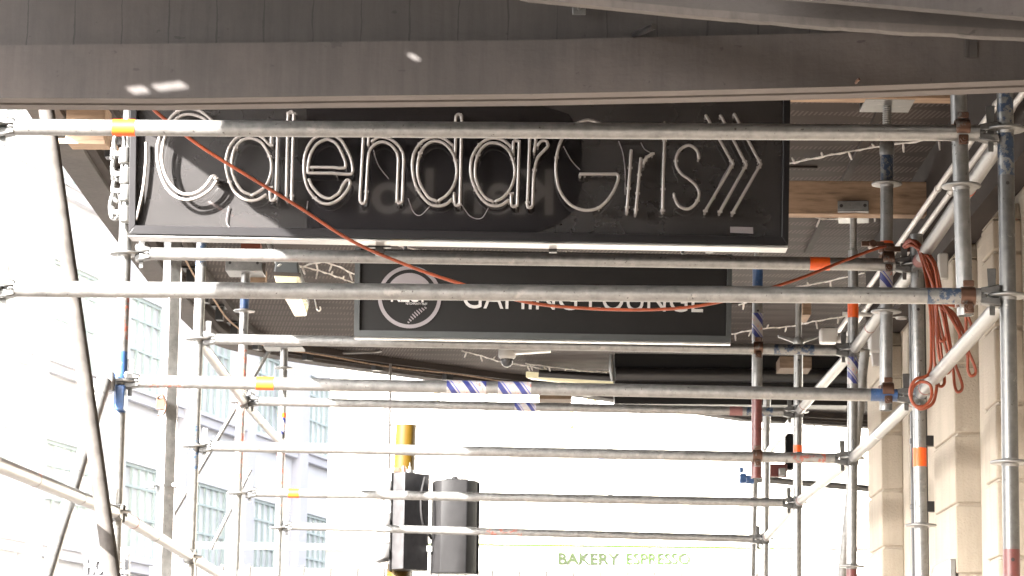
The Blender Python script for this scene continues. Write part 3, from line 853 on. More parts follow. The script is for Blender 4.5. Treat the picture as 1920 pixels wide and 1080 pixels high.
# left side
sAl, atAl = standard(((-22, 190), (-40, 1080)), YA, 'scaffold post just cut off by the left edge', (235, 541, 860))
sBl, atBl = standard(((244, 190), (213, 1080)), YBB, 'sunlit post at the left end of the neon sign, blue paint round its lower joint', (476, 716, 960), [(556, 640, 2), (660, 775, 1)], mats=('steel', 'blue', 'red_sparse'))
sCl, atCl = standard(((379, 440), (355, 1080)), YC, 'sunlit scaffold post with a blue top standing beside the square verandah post', (636, 837, 1044), [(440, 500, 1), (800, 880, 2)], mats=('steel', 'blue_sparse', 'blue_sparse'))
sDl, atDl = standard(((461, 500), (440, 1080)), YD, 'scaffold post with a blue band and rusty red lower half below the fork head', (583, 754, 925), [(553, 582, 1), (655, 905, 2)], mats=('steel', 'blue', 'red_sparse'), holes=(620,))
sEl, atEl = standard(((533, 655), (520, 1080)), YE, 'thin scaffold post with an orange and blue wrapped middle under the verandah edge', (690, 832, 990), [(850, 950, 1)], ((775, 783, 'orange'), (784, 815, 'tape')), ('steel', 'red_sparse'))
MB().box(*[[P(229, 763, YBB - 0.06).x - 0.03, YBB - 0.06, P(229, 772, YBB).z], [P(229, 763, YBB).x + 0.016, YBB + 0.02, P(229, 725, YBB).z]]).build('gusset', 'blue', sBl, P(229, 763, YBB), bev=0.004)

def ledger(p0, p1, Y0, Y1, label, mats=('steel',), cuts=None, stickers=(), heads=(True, True), r=TR, group='cross tubes', name='scaffold_ledger', cat='scaffold tube', hang=(0, 0)):
    a, b = P(*p0, Y0), P(*p1, Y1)
    d = (b - a).normalized()
    ia = a + d * (0.085 if heads[0] else 0); ib = b - d * (0.085 if heads[1] else 0)
    o = MB().pipe(ia, ib, r, cuts=cuts).build(name, list(mats), org=a)
    tag(o, label, cat, group)
    rz = math.atan2(d.y, d.x)
    for flag, c, ang in ((heads[0], a, rz), (heads[1], b, rz + math.pi)):
        if flag:
            h = put(head, 'wedge_head', o, c, ang); w = put(wedge, 'wedge', h, c); w.rotation_euler = (0, 0, 0)
    for t0, t1, m_ in stickers: sticker(o, ia, ib, t0, t1, m_, 'tape_wrap' if m_ == 'tape' else 'sticker')
    return o
def frac(x, x0, x1): return (x - x0) / (x1 - x0)
LA = [(-22, 238), (1886, 250)]
ledger(*LA, YA, YA, 'galvanised tube crossing the neon letters, orange sticker near its sunlit left end', stickers=[(frac(198, 10, 1850), frac(241, 10, 1850), 'orange')])
ledger((-22, 541), (1889, 556), YA, YA, 'thick galvanised tube crossing the round white emblem of the lower sign', ('steel', 'blue_sparse'), [(0.945, 0.985, 1)])
ledger((243, 475), (1718, 497), YBB, YBB, 'galvanised tube just under the neon sign box, orange sticker near its right end', stickers=[(frac(1519, 284, 1678), frac(1556, 284, 1678), 'orange')])
ledger((222, 714), (1722, 742), YBB, YBB, 'galvanised tube with two blue and white tape wraps near its middle', ('steel', 'blue', 'red_sparse'), [(0.0, 0.06, 2), (0.965, 1.0, 1)], [(frac(482, 262, 1682), frac(515, 262, 1682), 'orange'), (frac(840, 262, 1682), frac(914, 262, 1682), 'tape'), (frac(936, 262, 1682), frac(998, 262, 1682), 'tape')])
ledger((372, 635), (1600, 657), YC, YC, 'galvanised tube running just under the frame of the lower black sign', ('steel', 'blue_sparse'), [(0.90, 0.965, 1)])
ledger((365, 836), (1598, 860), YC, YC, 'galvanised tube crossing in front of the yellow signal pole', ('steel', 'red_sparse'), [(0.93, 0.985, 1)])
ledger((458, 752), (1496, 773), YD, YD, 'galvanised tube passing under the black box, red sticker near its right end', ('steel', 'blue_sparse'), [(0.93, 0.98, 1)], [(frac(1368, 486, 1468), frac(1392, 486, 1468), 'pink'), (frac(966, 486, 1468), frac(1006, 486, 1468), 'tape')])
ledger((453, 923), (1495, 943), YD, YD, 'galvanised tube crossing the upper half of the traffic signal heads', stickers=[(frac(546, 486, 1468), frac(566, 486, 1468), 'orange')])
ledger((524, 986), (1435, 1011), YE, YE, 'lowest cross tube over the lower half of the traffic signal heads', ('steel', 'red_sparse'), [(0.42, 0.50, 1)])

def run(p0, Y0, p1, Y1, label, rings=(), mats=('steel_pale',), cuts=None, group='tubes running back along the street'):
    a, b = P(*p0, Y0), P(*p1, Y1)
    o = ledger(p0, p1, Y0, Y1, label, mats, cuts, group=group)
    d = (b - a).normalized(); ia, ib = a + d * 0.085, b - d * 0.085
    for t, m_ in rings: sticker(o, ia, ib, t, t + 0.008, m_, 'painted_ring')
    return o
run((1886, 250), YA, (1718, 497), YBB, 'upper sloping-looking tube at the right with a faded red far end, above the coil', [(0.35, 'orange')], ('steel_pale', 'pink'), [(0.95, 1.0, 1)])
run((1889, 556), YA, (1722, 742), YBB, 'pale tube passing in front of the orange coil, through its lower loop', [(0.93, 'pink')], ('steel_pale', 'blue_sparse'), [(0.975, 1.0, 1)])
run((1718, 497), YBB, (1600, 657), YC, 'pale tube meeting the post above its blue and white tape wrap', [(0.70, 'pink')])
run((1722, 742), YBB, (1598, 860), YC, 'pale tube in front of the cream pilaster, below the coil', [(0.03, 'pink'), (0.55, 'white')])
run((1600, 657), YC, (1497, 772), YD, 'pale tube across the right end of the black box', [(0.9, 'pink')])
run((1598, 860), YC, (1495, 943), YD, 'pale tube in the bright gap under the tape wrapped post', [(0.5, 'white'), (0.95, 'pink')], ('steel',))
run((1497, 772), YD, (1438, 853), YE, 'short pale tube ending behind the red tube', [(0.6, 'white')], ('steel',))
run((1495, 943), YD, (1435, 1010), YE, 'lowest and shortest pale tube right of the bakery fascia', [(0.95, 'pink')], ('steel',))
run((-36, 858), YA, (221, 962), YBB, 'sunlit tube slanting in from the lower left edge with red rings', [(0.32, 'red_sparse'), (0.68, 'steel')])
run((221, 962), YBB, (357, 1044), YC, 'sunlit tube low on the left between two posts', [(0.15, 'pink'), (0.45, 'steel_dark')])
run((357, 1044), YC, (448, 1098), YD, 'sunlit tube leaving the bottom edge beside the square post', [(0.5, 'steel')])
run((372, 636), YC, (458, 754), YD, 'sunlit tube with a dark joint ring beside the square post', [(0.5, 'steel_dark')])
run((458, 754), YD, (527, 832), YE, 'short sunlit tube in front of the office windows', [(0.4, 'steel_dark')])

def brace(p0, Y0, p1, Y1, label, r=TR, mats='steel', pts=None, stick=(), group='slanting tubes', org=None):
    a, b = P(*p0, Y0), P(*p1, Y1)
    o = MB().pipe(a, b, r).build('scaffold_brace', mats, org=b)
    tag(o, label, 'scaffold tube', group)
    for t0, t1, m_ in stick: sticker(o, a, b, t0, t1, m_, 'tape_wrap' if m_ == 'tape' else 'sticker')
    return o
brace((82, 170), 8.95, (212, 1090), 8.75, 'big leaning tube at the left with an orange band near the bottom', TR * 1.06, 'tube_shaded', stick=[(0.358, 0.385, 'tape'), (0.955, 0.98, 'orange')])
bb = brace((197, 716), 10.45, (78, 1110), 9.6, 'slanting tube leaving the blue painted joint down to the left')
q = P(205, 712, 10.48)
MB().hexa([q + Vector(v) for v in ((-.075, -.03, -.05), (.02, -.03, -.045), (.02, .03, -.045), (-.075, .03, -.05), (-.03, -.03, .035), (.02, -.03, .03), (.02, .03, .03), (-.03, .03, .035))]).build('wedge_head', 'steel', bb, q, bev=0.006)
q = P(207, 690, 10.46); MB().cbox(q, (0.018, 0.006, 0.075)).build('wedge', 'steel_dark', bb, q, bev=0.001)
brace((506, 655), 19.0, (325, 965), 19.2, 'thin dark tube slanting across the far office windows', 0.016, 'steel_dark')
brace((1622, 655), 14.0, (1578, 1090), 14.4, 'grey tube leaning behind the tape wrapped post')
brace((470, 880), 21.0, (395, 1030), 21.0, 'slim pale tube slanting low between two posts on the left', 0.016, 'steel_pale')
brace((1398, 897), 19.0, (1632, 916), 19.0, 'dark level tube reaching the cream wall from a blue fitting', 0.024, 'steel_dark')
q = P(1393, 897, 19.0)
bf = MB().cbox(q, (0.05, 0.05, 0.07)).cbox(q + Vector((0.05, 0, -0.012)), (0.06, 0.055, 0.055)).cbox(q + Vector((-0.01, 0, 0.06)), (0.03, 0.03, 0.04)).build('tube_fitting', 'blue', org=q, bev=0.008)
tag(bf, 'blue clamp at the end of the dark level tube', 'clamp')

# props with couplers
def coupler(parent, at, label=None):
    o = put(coup, 'coupler', parent, at); put(nut, 'bolt', o, at); return o
def prop(pts, Y, label, coups=(), **k):
    o, at = standard(pts, Y, label, base=False, group='props clamped to the cross tubes', name='scaffold_prop', **k)
    for y, in coups:
        p = at(y); coupler(o, p + Vector((0, -0.054, 0)))
    return o, at
p1, at1 = prop(((1795, 120), (1810, 592)), YA + 0.054, 'short pale tube clamped behind the two nearest cross tubes with rusty couplers', [(249,), (562,)], discs=(349,))
p2, at2 = prop(((1663, 288), (1661, 770)), YBB + 0.054, 'prop with blue paint under a screw jack and a red splashed disc', [(490,), (735,)], discs=(345, 584), cuts=[(288, 345, 1)], mats=('steel', 'blue_sparse'), stickers=((453, 463, 'orange'), (505, 540, 'tape')))
threads(p2, at2(292), at2(190))
MB().lathe([(0.028, 0), (0.03, 0.01), (0.03, 0.05), (0.024, 0.062)], at2(292)).build('collar_nut', 'steel', p2, at2(292))
uhead(p2, at2(199), 0.20, 0.22, 0.05)
p3, at3 = prop(((1421, 500), (1418, 897)), YC + 0.054, 'prop with a tape wrapped upper part and red painted lower part', [(655,), (857,)], cuts=[(500, 537, 1), (744, 900, 2)], mats=('steel', 'blue', 'red'), stickers=((588, 638, 'tape'),), holes=(584,))
threads(p3, at3(500), at3(462)); uhead(p3, at3(463), 0.12, 0.14, 0.05)
p4, at4 = prop(((1415, 898), (1410, 1085)), 19.0, 'thin grey tube standing below the blue clamp', ())
q = at2(466); rc = MB().cbox(q + Vector((-0.06, -0.03, 0.012)), (0.09, 0.02, 0.02)).cbox(q + Vector((0.05, -0.02, -0.006)), (0.10, 0.02, 0.022)).tube(q + Vector((-0.06, -0.05, 0.012)), q + Vector((-0.06, 0.02, 0.012)), 0.016, 8)
ring(rc, 'z', q, 0.035, 0.0248, 0.034)
rc.build('swivel_clamp', 'rust', p2, q, bev=0.003)
# jacks above the standards of the far bays
threads(sCr, atCr(472), atCr(408)); uh = uhead(sCr, atCr(408), 0.15, 0.30, 0.055, rz=-0.12)
threads(sDr, atDr(645), atDr(560)); uhead(sDr, atDr(562), 0.10, 0.12, 0.05)
q = atDr(640); wn_ = MB().lathe([(0.03, -0.02), (0.034, 0.0), (0.026, 0.02)], q)
wn_.hexa([q + Vector(v) for v in ((-.115, -.008, .022), (-.02, -.012, -.012), (-.02, .012, -.012), (-.115, .008, .022), (-.12, -.008, .034), (-.02, -.012, .014), (-.02, .012, .014), (-.12, .008, .034))])
wn_.hexa([q + Vector(v) for v in ((.02, -.012, -.012), (.115, -.008, .022), (.115, .008, .022), (.02, .012, -.012), (.02, -.012, .014), (.12, -.008, .034), (.12, .008, .034), (.02, .012, .014))])
wn_.build('wing_nut', 'steel', sDr, q, bev=0.003)
threads(sDl, atDl(552), atDl(512)); uhead(sDl, atDl(514), 0.21, 0.22, 0.085)
threads(sEl, atEl(657), atEl(650)); uhead(sEl, atEl(655), 0.26, 0.2, 0.02, holes=False)

# timber packers on the jacks (they rest on the plates: things of their own)
def block(x0, x1, yb, yt, Y, depth, name, label, mat, group='timber packers'):
    a, b, c = P(x0, yb, Y), P(x1, yb, Y), P(x0, yt, Y)
    mb = MB().box((a.x, Y, a.z), (b.x, Y + depth, c.z))
    o = mb.build(name, mat, org=(a.x, Y, a.z), bev=0.003)
    return tag(o, label, 'timber', group)
block(1440, 1745, 400, 338, 12.79, 0.10, 'timber_bearer', 'long brown timber bearer behind the right end of the neon sign', 'timber')
block(1400, 1800, 181, 36, 10.47, 0.09, 'timber_bearer', 'thin strip of orange timber showing under the concrete beam at the right', 'timber')
block(450, 487, 506, 455, 15.17, 0.10, 'timber_block', 'red painted timber block standing in the fork head on the left', 'ply')
block(469, 497, 533, 505, 15.40, 0.10, 'timber_block', 'small bare pine block behind the left fork head', 'timber')
block(452, 478, 506.2, 497, 15.15, 0.012, 'timber_wedge', 'thin pine wedge under the red painted block', 'timber')
block(1505, 1521, 590, 560, 15.3, 0.3, 'timber_block', 'short pine offcut beside the screw jack thread', 'timber')
block(1462, 1522, 690, 668, 18.3, 0.3, 'timber_block', 'timber end under the black box held in a pale strap', 'timber_grey')
block(1010, 1072, 748, 730, 20.5, 0.25, 'timber_block', 'brown timber end under the far light fitting', 'timber_grey')
a = P(122, 264, 11.6); tb = MB()
tb.box((a.x, 11.6, a.z), (P(195, 264, 11.6).x, 11.78, P(122, 195, 11.6).z))
tag(tb.build('timber_block', 'timber', org=a, bev=0.004), 'sunlit timber block under the verandah edge left of the neon sign', 'timber', 'timber packers')
a = P(98, 268, 11.55); tag(MB().hexa([a, P(196, 270, 11.55), P(196, 270, 11.9), P(98, 268, 11.9) , a + Vector((0, 0, .022)), P(196, 270, 11.55) + Vector((0, 0, .022)), P(196, 270, 11.9) + Vector((0, 0, .022)), P(98, 268, 11.9) + Vector((0, 0, .022))]).build('timber_plank', 'timber', org=a), 'pale plank lying under the sunlit timber block', 'timber', 'timber packers')

# chains of couplers stacked along the sign's left edge
ch = empty('coupler_chain', P(228, 340, 10.46), 'string of pale clamps and shackles hanging on the post at the sign edge', 'clamps')
rr = random.Random(5)
for i, (x, y) in enumerate(((224, 268), (234, 292), (221, 312), (236, 330), (222, 352), (236, 362), (217, 385), (235, 402))):
    q = P(x, y, 10.47 - 0.02 * (i % 2))
    mb = MB()
    if i % 2 == 0:
        mb.sweep(crom([q + Vector(v) for v in ((-.012, 0, -.05), (-.022, 0, 0), (-.010, 0, .05), (.012, 0, .05), (.020, 0, 0), (.012, 0, -.05))], 4, True), 0.009, 8, closed=True)
    else:
        mb.lathe([(0.016, -0.035), (0.024, -0.03), (0.026, 0), (0.024, 0.03), (0.014, 0.035)], q, 12); mb.cbox(q + Vector((-.03, -.012, .006)), (.05, .016, .02)); mb.tube(q + Vector((-.05, -.01, -.02)), q + Vector((-.05, -.01, .03)), .008, 8)
    mb.build('clamp', 'steel_pale', ch, q, bev=0.002 if i % 2 else 0)

# ================================================================== SIGNS
YS = 9.8
ns = empty('neon_sign', P(860, 445, YS), 'long black sign box with unlit white neon tube lettering and three arrow chevrons', 'sign')
bl_, br_, tr_, tl_ = P(246, 437, YS), P(1475, 459, YS), P(1481, -40, YS), P(252, -50, YS)
D = Vector((0, 0.16, 0))
MB().hexa([bl_, br_, br_ + D, bl_ + D, tl_, tr_, tr_ + D, tl_ + D]).build('box', 'acrylic', ns, bl_)
fr = MB()
F_ = Vector((0, -0.03, 0))
def bar(mb, a, b, c, d, dep):          # quad a,b,c,d in the sign plane extruded towards the camera
    mb.hexa([a + dep, b + dep, b - dep * 0.03, a - dep * 0.03, d + dep, c + dep, c - dep * 0.03, d - dep * 0.03])
w_ = 13
fr_b = [P(243, 441, YS), P(1477, 463, YS), P(1465, 447, YS), P(256, 425, YS)]
bar(fr, *fr_b, F_)
bar(fr, P(243, 441, YS), P(256, 425, YS), P(262, -50, YS), P(250, -50, YS), F_)
bar(fr, P(1465, 447, YS), P(1477, 463, YS), P(1484, -42, YS), P(1471, -42, YS), F_)
fr.build('frame', 'black_frame', ns, bl_, bev=0.002)
ug = MB(); ug.hexa([P(240, 443, YS - .03), P(1477, 465, YS - .03), P(1477, 465, YS - .03) + Vector((0, .10, .0)), P(240, 443, YS - .03) + Vector((0, .10, .0)), P(240, 441.2, YS - .03), P(1477, 463.2, YS - .03), P(1477, 463.2, YS - .03) + Vector((0, .10, .0)), P(240, 441.2, YS - .03) + Vector((0, .10, .0))])
ug.build('bottom_tray', 'alu', ns, bl_)
# dark mirror image of a sign, painted as a patch behind the letters
dk = [(575, 196), (860, 193), (1010, 196), (1066, 214), (1090, 250), (1091, 350), (1076, 396), (1040, 424), (1000, 440), (575, 431)]
MB().prism([P(x, y, YS - 0.003) for x, y in dk], (0, 0.0025, 0)).build('dark_reflection', 'acrylic_reflect', ns, P(840, 330, YS))
z1 = lambda L_: [(240 + x * 0.25924, 180 + y * 0.25924) for x, y in L_]
z2 = lambda L_: [(620 + x * 0.25924, 180 + y * 0.25924) for x, y in L_]
z3 = lambda L_: [(980 + x * 0.26853, 180 + y * 0.26853) for x, y in L_]
neon = []
neon.append(z1([(635, 620), (600, 670), (540, 715), (480, 742), (415, 750), (350, 730), (290, 680), (250, 610), (225, 530), (210, 440), (213, 360), (232, 290), (265, 225), (310, 155), (360, 112), (420, 93), (480, 95), (540, 120), (590, 160), (628, 205), (640, 222), (628, 232), (600, 212), (560, 175), (520, 150), (460, 133), (400, 138), (350, 165), (310, 215), (275, 280), (255, 340), (243, 430), (248, 490), (270, 570), (310, 640), (370, 695), (430, 712), (500, 695), (560, 650), (595, 600), (612, 580), (630, 580), (637, 595)]))
neon.append(z1([(995, 715), (950, 745), (890, 757), (830, 740), (770, 690), (735, 620), (712, 540), (708, 480), (722, 400), (755, 335), (800, 295), (860, 275), (920, 277), (975, 303), (1015, 345), (1035, 358)]))
neon.append(z1([(1036, 350), (1038, 300), (1041, 255), (1060, 238), (1080, 255), (1082, 300), (1077, 500), (1070, 700), (1062, 745), (1045, 757), (1030, 745), (1027, 700), (1030, 660)]))
neon.append(z1([(880, 712), (830, 690), (785, 630), (755, 550), (750, 480), (765, 400), (800, 340), (850, 310), (900, 308), (955, 330), (1000, 385), (1030, 450), (1038, 520), (1025, 590), (995, 650), (950, 690), (895, 718)]))
neon.append(z1([(1145, 750), (1150, 500), (1158, 160), (1164, 125), (1180, 112), (1194, 125), (1199, 160), (1190, 450), (1183, 765)]))
neon.append(z1([(1310, 605), (1330, 650), (1370, 700), (1410, 730), (1440, 740)]) + z2([(0, 740), (30, 722), (60, 700), (95, 635), (120, 607), (140, 622), (132, 660), (95, 715), (50, 755), (0, 778)]) + z1([(1420, 778), (1370, 755), (1320, 700), (1290, 640), (1275, 570), (1272, 500), (1280, 430), (1305, 360), (1345, 308), (1400, 280), (1440, 272)]) + z2([(10, 280), (70, 315), (110, 375), (145, 450), (160, 530), (152, 558), (130, 566), (20, 560)]) + z1([(1490, 558), (1315, 556), (1302, 540), (1308, 470), (1330, 400), (1370, 345), (1430, 315)]) + z2([(0, 320), (40, 345), (75, 400), (100, 460), (108, 500), (100, 519), (60, 522)]) + z1([(1480, 517), (1325, 515)]))
neon.append(z2([(272, 352), (274, 305), (260, 284), (242, 290), (235, 330), (222, 570), (213, 735), (220, 770), (232, 778), (246, 770), (255, 740), (262, 600), (272, 450), (285, 390), (320, 350), (370, 332), (420, 345), (465, 385), (487, 440), (488, 520), (480, 735), (486, 767), (498, 775), (510, 767), (518, 740), (525, 560), (527, 440), (505, 380), (460, 330), (410, 305), (350, 297), (300, 325)]))
neon.append(z2([(878, 745), (830, 785), (770, 795), (710, 775), (650, 710), (610, 630), (592, 530), (595, 450), (615, 390), (655, 335), (710, 305), (770, 295), (830, 315), (885, 360)]))
neon.append(z2([(900, 400), (905, 300), (905, 165), (910, 142), (925, 132), (942, 142), (948, 165), (943, 400), (935, 755), (929, 785), (915, 794), (901, 785), (894, 755), (894, 705)]))
neon.append(z2([(760, 757), (710, 735), (665, 670), (635, 600), (628, 520), (640, 440), (670, 375), (720, 335), (775, 327), (830, 350), (880, 410), (905, 480), (912, 550), (900, 620), (870, 680), (830, 725), (782, 755)]))
neon.append(z2([(1285, 755), (1240, 785), (1190, 795), (1130, 778), (1070, 715), (1030, 630), (1013, 550), (1018, 460), (1045, 395), (1090, 340), (1150, 308), (1210, 308), (1260, 328), (1302, 366)]))
neon.append(z2([(1320, 400), (1321, 345), (1327, 328), (1341, 320), (1356, 328), (1363, 348), (1360, 450), (1350, 765), (1340, 793), (1325, 801), (1311, 793), (1305, 768), (1308, 705)]))
neon.append(z2([(1170, 760), (1120, 735), (1075, 670), (1050, 600), (1045, 530), (1055, 455), (1085, 390), (1135, 345), (1190, 340), (1240, 355), (1290, 400), (1320, 470), (1332, 545), (1320, 620), (1290, 685), (1245, 735), (1195, 760)]))
neon.append(z3([(80, 385), (92, 315), (88, 296), (70, 288), (52, 298), (48, 350), (35, 700), (31, 750), (38, 774), (50, 780), (63, 772), (70, 745), (75, 600), (85, 500), (105, 430), (150, 380), (175, 350), (165, 315), (130, 315), (105, 345)]))
neon.append(z3([(545, 195), (490, 175), (440, 170), (380, 190), (330, 225), (280, 290), (248, 370), (232, 470), (235, 560), (255, 650), (300, 725), (360, 775), (440, 798), (520, 785), (580, 740), (625, 680), (655, 620), (668, 572), (660, 549), (630, 545), (400, 545)]))
neon.append(z3([(758, 380), (743, 600), (728, 805)]))
neon.append(z3([(825, 435), (806, 640), (788, 818)]))
neon.append(z3([(845, 470), (852, 450), (870, 425), (905, 402)]))
neon.append(z3([(993, 185), (990, 310), (980, 650), (978, 800)]))
neon.append(z3([(1230, 430), (1220, 385), (1190, 355), (1150, 345), (1100, 375), (1072, 430), (1075, 490), (1110, 545), (1160, 580), (1210, 625), (1232, 680), (1215, 740), (1175, 780), (1135, 788), (1090, 765), (1065, 720), (1058, 685)]))
def chev(a, b, c): return z3([a, tuple(a[i] + (b[i] - a[i]) * .5 for i in (0, 1)), tuple(a[i] + (b[i] - a[i]) * .93 for i in (0, 1)), b, tuple(c[i] + (b[i] - c[i]) * .93 for i in (0, 1)), tuple(c[i] + (b[i] - c[i]) * .5 for i in (0, 1)), c])
neon += [chev((1280, 135), (1470, 475), (1275, 803)), chev((1383, 135), (1562, 480), (1377, 808)), chev((1478, 125), (1662, 475), (1467, 815))]
for L_ in neon:
    pts = crom([P(x, y, YS - 0.055) for x, y in L_], 5)
    ends = [pts[0] + Vector((0, 0.05, 0)), pts[0] + Vector((0, 0.012, 0))], [pts[-1] + Vector((0, 0.012, 0)), pts[-1] + Vector((0, 0.05, 0))]
    mb = MB().sweep(ends[0] + pts + ends[1], 0.0061, 10)
    k = max(2, len(pts) // 3)
    for q in pts[k::k]:                                # glass stand-offs
        mb.tube(q + Vector((0.0, 0.055, 0)), q, 0.004, 6); mb.cbox(q, (0.018, 0.008, 0.008))
    mb.build('neon_tube', 'neon', ns, pts[0])
ex = crom([P(x, y, YS - 0.02) for x, y in z1([(130, 335), (131, 450), (112, 650), (82, 800), (57, 900)])], 5)
MB().sweep(ex, 0.006, 8).build('neon_tube', 'neon', ns, ex[0])
lw = MB()
for L_ in ([(730, 800), (715, 870), (715, 920), (735, 950)], [(1300, 760), (1290, 830), (1265, 840)]):
    lw.sweep(crom([P(x, y, YS - 0.008) for x, y in z1(L_)], 5), 0.002, 6)
for L_ in ([(310, 390), (345, 500), (420, 600)], [(560, 740), (600, 840), (650, 862), (715, 800)], [(950, 790), (1010, 870), (1090, 885), (1140, 810)]):
    lw.sweep(crom([P(x, y, YS - 0.008) for x, y in z2(L_)], 5), 0.0018, 6)
for L_ in ([(285, 350), (340, 450), (400, 515)], [(670, 315), (700, 400), (715, 520), (715, 690)], [(825, 325), (850, 370), (890, 395)], [(1450, 480), (1380, 600), (1340, 720)]):
    lw.sweep(crom([P(x, y, YS - 0.008) for x, y in z3(L_)], 5), 0.0018, 6)
lw.build('lead_wire', 'mauve', ns, P(700, 400, YS))
sk = [P(x, y, YS - 0.0035) for x, y in ((1369, 436), (1412, 438), (1412, 426), (1369, 425))]
MB().prism(sk, (0, 0.003, 0)).build('rating_label', 'mauve', ns, sk[0])
for x in (712, 1037, 1330):
    bk2 = MB(); q = P(x, 462, YS + 0.1); bk2.cbox(q, (0.085, 0.03, 0.012)); bk2.cbox(q - Vector((0, 0, .014)), (.03, .03, .02))
    if x == 712: bk2.lathe([(0.017, -0.02), (0.017, 0.01)], q + Vector((0, .02, -.012)), 14)
    bk2.build('fixing', 'black', ns, q)

rf = empty('hanging_sign', (-0.5, 7.36, ZS), 'black sign behind the concrete beam, its letters mirrored faintly in the neon panel', 'sign')
MB().box((-1.16, 7.33, EZ + 2.20), (0.16, 7.37, ZS - 0.02)).build('board', 'signface', rf, (-0.5, 7.35, ZS), bev=0.004)
text_mesh('lettering', 'Ken kor', (Vector((-0.02, 7.373, EZ + 2.42)), Vector((-1.0, 7.373, EZ + 2.42)), Vector((-0.02, 7.373, EZ + 2.64))), 'letter_bright', rf, bold=0.02, thick=0.004, normal=Vector((0, 1, 0)))
for x in (-0.95, -0.05): MB().tube((x, 7.35, ZS - 0.03), (x, 7.35, ZS + 0.01), 0.008, 8).build('hanger', 'black', rf, (x, 7.35, ZS))

YG = 12.55
gs = empty('lightbox_sign', P(1018, 632, YG), 'black lightbox sign with white capitals and a round fern emblem under the neon sign', 'sign')
c4 = [P(667, 628, YG), P(1368, 640, YG), P(1371, 478, YG), P(669, 466, YG)]
DG = Vector((0, 0.14, 0))
MB().hexa([c4[0], c4[1], c4[1] + DG, c4[0] + DG, c4[3], c4[2], c4[2] + DG, c4[3] + DG]).build('face', 'signface', gs, c4[0])
for q in (P(760, 470, YG + .07), P(1280, 476, YG + .07)): MB().tube(q, Vector((q.x, q.y, ZS)), 0.008, 10).build('hanger', 'black', gs, q)
fg = MB(); FG = Vector((0, -0.02, 0))
bar(fg, P(664, 632, YG), P(1370, 643, YG), P(1361, 631, YG), P(674, 620, YG), FG)
bar(fg, P(664, 632, YG), P(674, 620, YG), P(676, 466, YG), P(666, 466, YG), FG)
bar(fg, P(1361, 631, YG), P(1370, 643, YG), P(1373, 478, YG), P(1364, 478, YG), FG)
fg.build('frame', 'grey_frame', gs, c4[0])
lp_ = MB(); q0, q1 = P(664, 634.5, YG - .02), P(1370, 645.5, YG - .02)
DG = Vector((0, .05, 0)); lp_.hexa([q0, q1, q1 + DG, q0 + DG, q0 + Vector((0, 0, .0045)), q1 + Vector((0, 0, .0045)), q1 + DG + Vector((0, 0, .0045)), q0 + DG + Vector((0, 0, .0045))]); lp_.build('bottom_trim', 'alu', gs, q0)
yt = YG - 0.003
text_mesh('lettering', 'GAMING', (P(868, 578, yt), P(1082, 582, yt), P(869, 534, yt)), 'letter', gs, bold=0.0, thick=0.003)
text_mesh('lettering', 'LOUNGE', (P(1104, 582, yt), P(1318, 586, yt), P(1105, 538, yt)), 'letter', gs, bold=0.0, thick=0.003)
tw = text_mesh('lettering', 'NZCT', (P(733, 566, yt), P(800, 567, yt), P(733, 542, yt)), 'letter', gs, bold=0.03, thick=0.003)
text_mesh('small_print', 'NZ COMMUNITY TRUST', (P(761, 571, yt), P(801, 572, yt), P(761, 567, yt)), 'letter', gs, bold=0.0, thick=0.003)
ec = (768, 557)
em = MB()
N_ = 64
ro, ri = 59.5, 52.5
po = [P(ec[0] + ro * math.cos(2 * math.pi * k / N_), ec[1] + ro * math.sin(2 * math.pi * k / N_) * 0.985, yt) for k in range(N_)]
pi_ = [P(ec[0] + ri * math.cos(2 * math.pi * k / N_), ec[1] + ri * math.sin(2 * math.pi * k / N_) * 0.985, yt) for k in range(N_)]
em.v = po + pi_ + [p + Vector((0, -.003, 0)) for p in po + pi_]
for k in range(N_):
    j = (k + 1) % N_
    em.f += [[2 * N_ + k, 2 * N_ + j, 3 * N_ + j, 3 * N_ + k], [k, j, 2 * N_ + j, 2 * N_ + k], [N_ + j, N_ + k, 3 * N_ + k, 3 * N_ + j]]; em.m += [0] * 3; em.s += [False] * 3
em.build('emblem_ring', 'mauve', gs, P(*ec, yt))
seg_ = [P(ec[0] + 45 * math.cos(a), ec[1] + 1 - 46 * math.sin(a), yt) for a in [R(18 + 144 * k / 24) for k in range(25)]]
MB().prism(seg_, (0, -.003, 0)).build('emblem_dome', 'mauve', gs, P(*ec, yt))
fe = MB()
for k in range(9):
    t = k / 8
    bx, by = 800 - 28 * t ** 1.0 - 4 * t, 577 + 27 * t
    Lf = 5 + 9 * math.sin(math.pi * min(1, t * 0.8 + 0.12))
    fe.prism([P(bx, by, yt), P(bx - 1.4, by + 2.6, yt), P(bx - Lf * 0.55, by - Lf * 0.75 + 6, yt), P(bx - Lf * 0.5, by - Lf * 0.75 + 4, yt)], (0, -.003, 0))
fe.build('fern', 'mauve', gs, P(780, 595, yt))

bx = empty('roller_blind_box', P(1370, 755, 19.2), 'large dark rolled blind box hanging under the far end of the verandah', 'blind')
a, b, c, d = P(1152, 757, 19.2), P(1592, 760, 19.2), P(1592, 668, 19.2), P(1152, 662, 19.2)
DB = Vector((0, 0.25, 0))
MB().hexa([a, b, b + DB, a + DB, d, c, c + DB, d + DB]).build('face', 'signface', bx, a, bev=0.006)
h0 = P(1154, 702, 19.15); h1 = P(1590, 706, 19.15)
MB().sweep([h0, h1], 0.05, 20).build('roller', 'black', bx, h0)
MB().sweep([P(1146, 664, 19.1), P(1146, 690, 19.1), P(1149, 715, 19.1)], [.012, .02, .012], 8).build('end_bracket', 'steel', bx, P(1146, 690, 19.1))

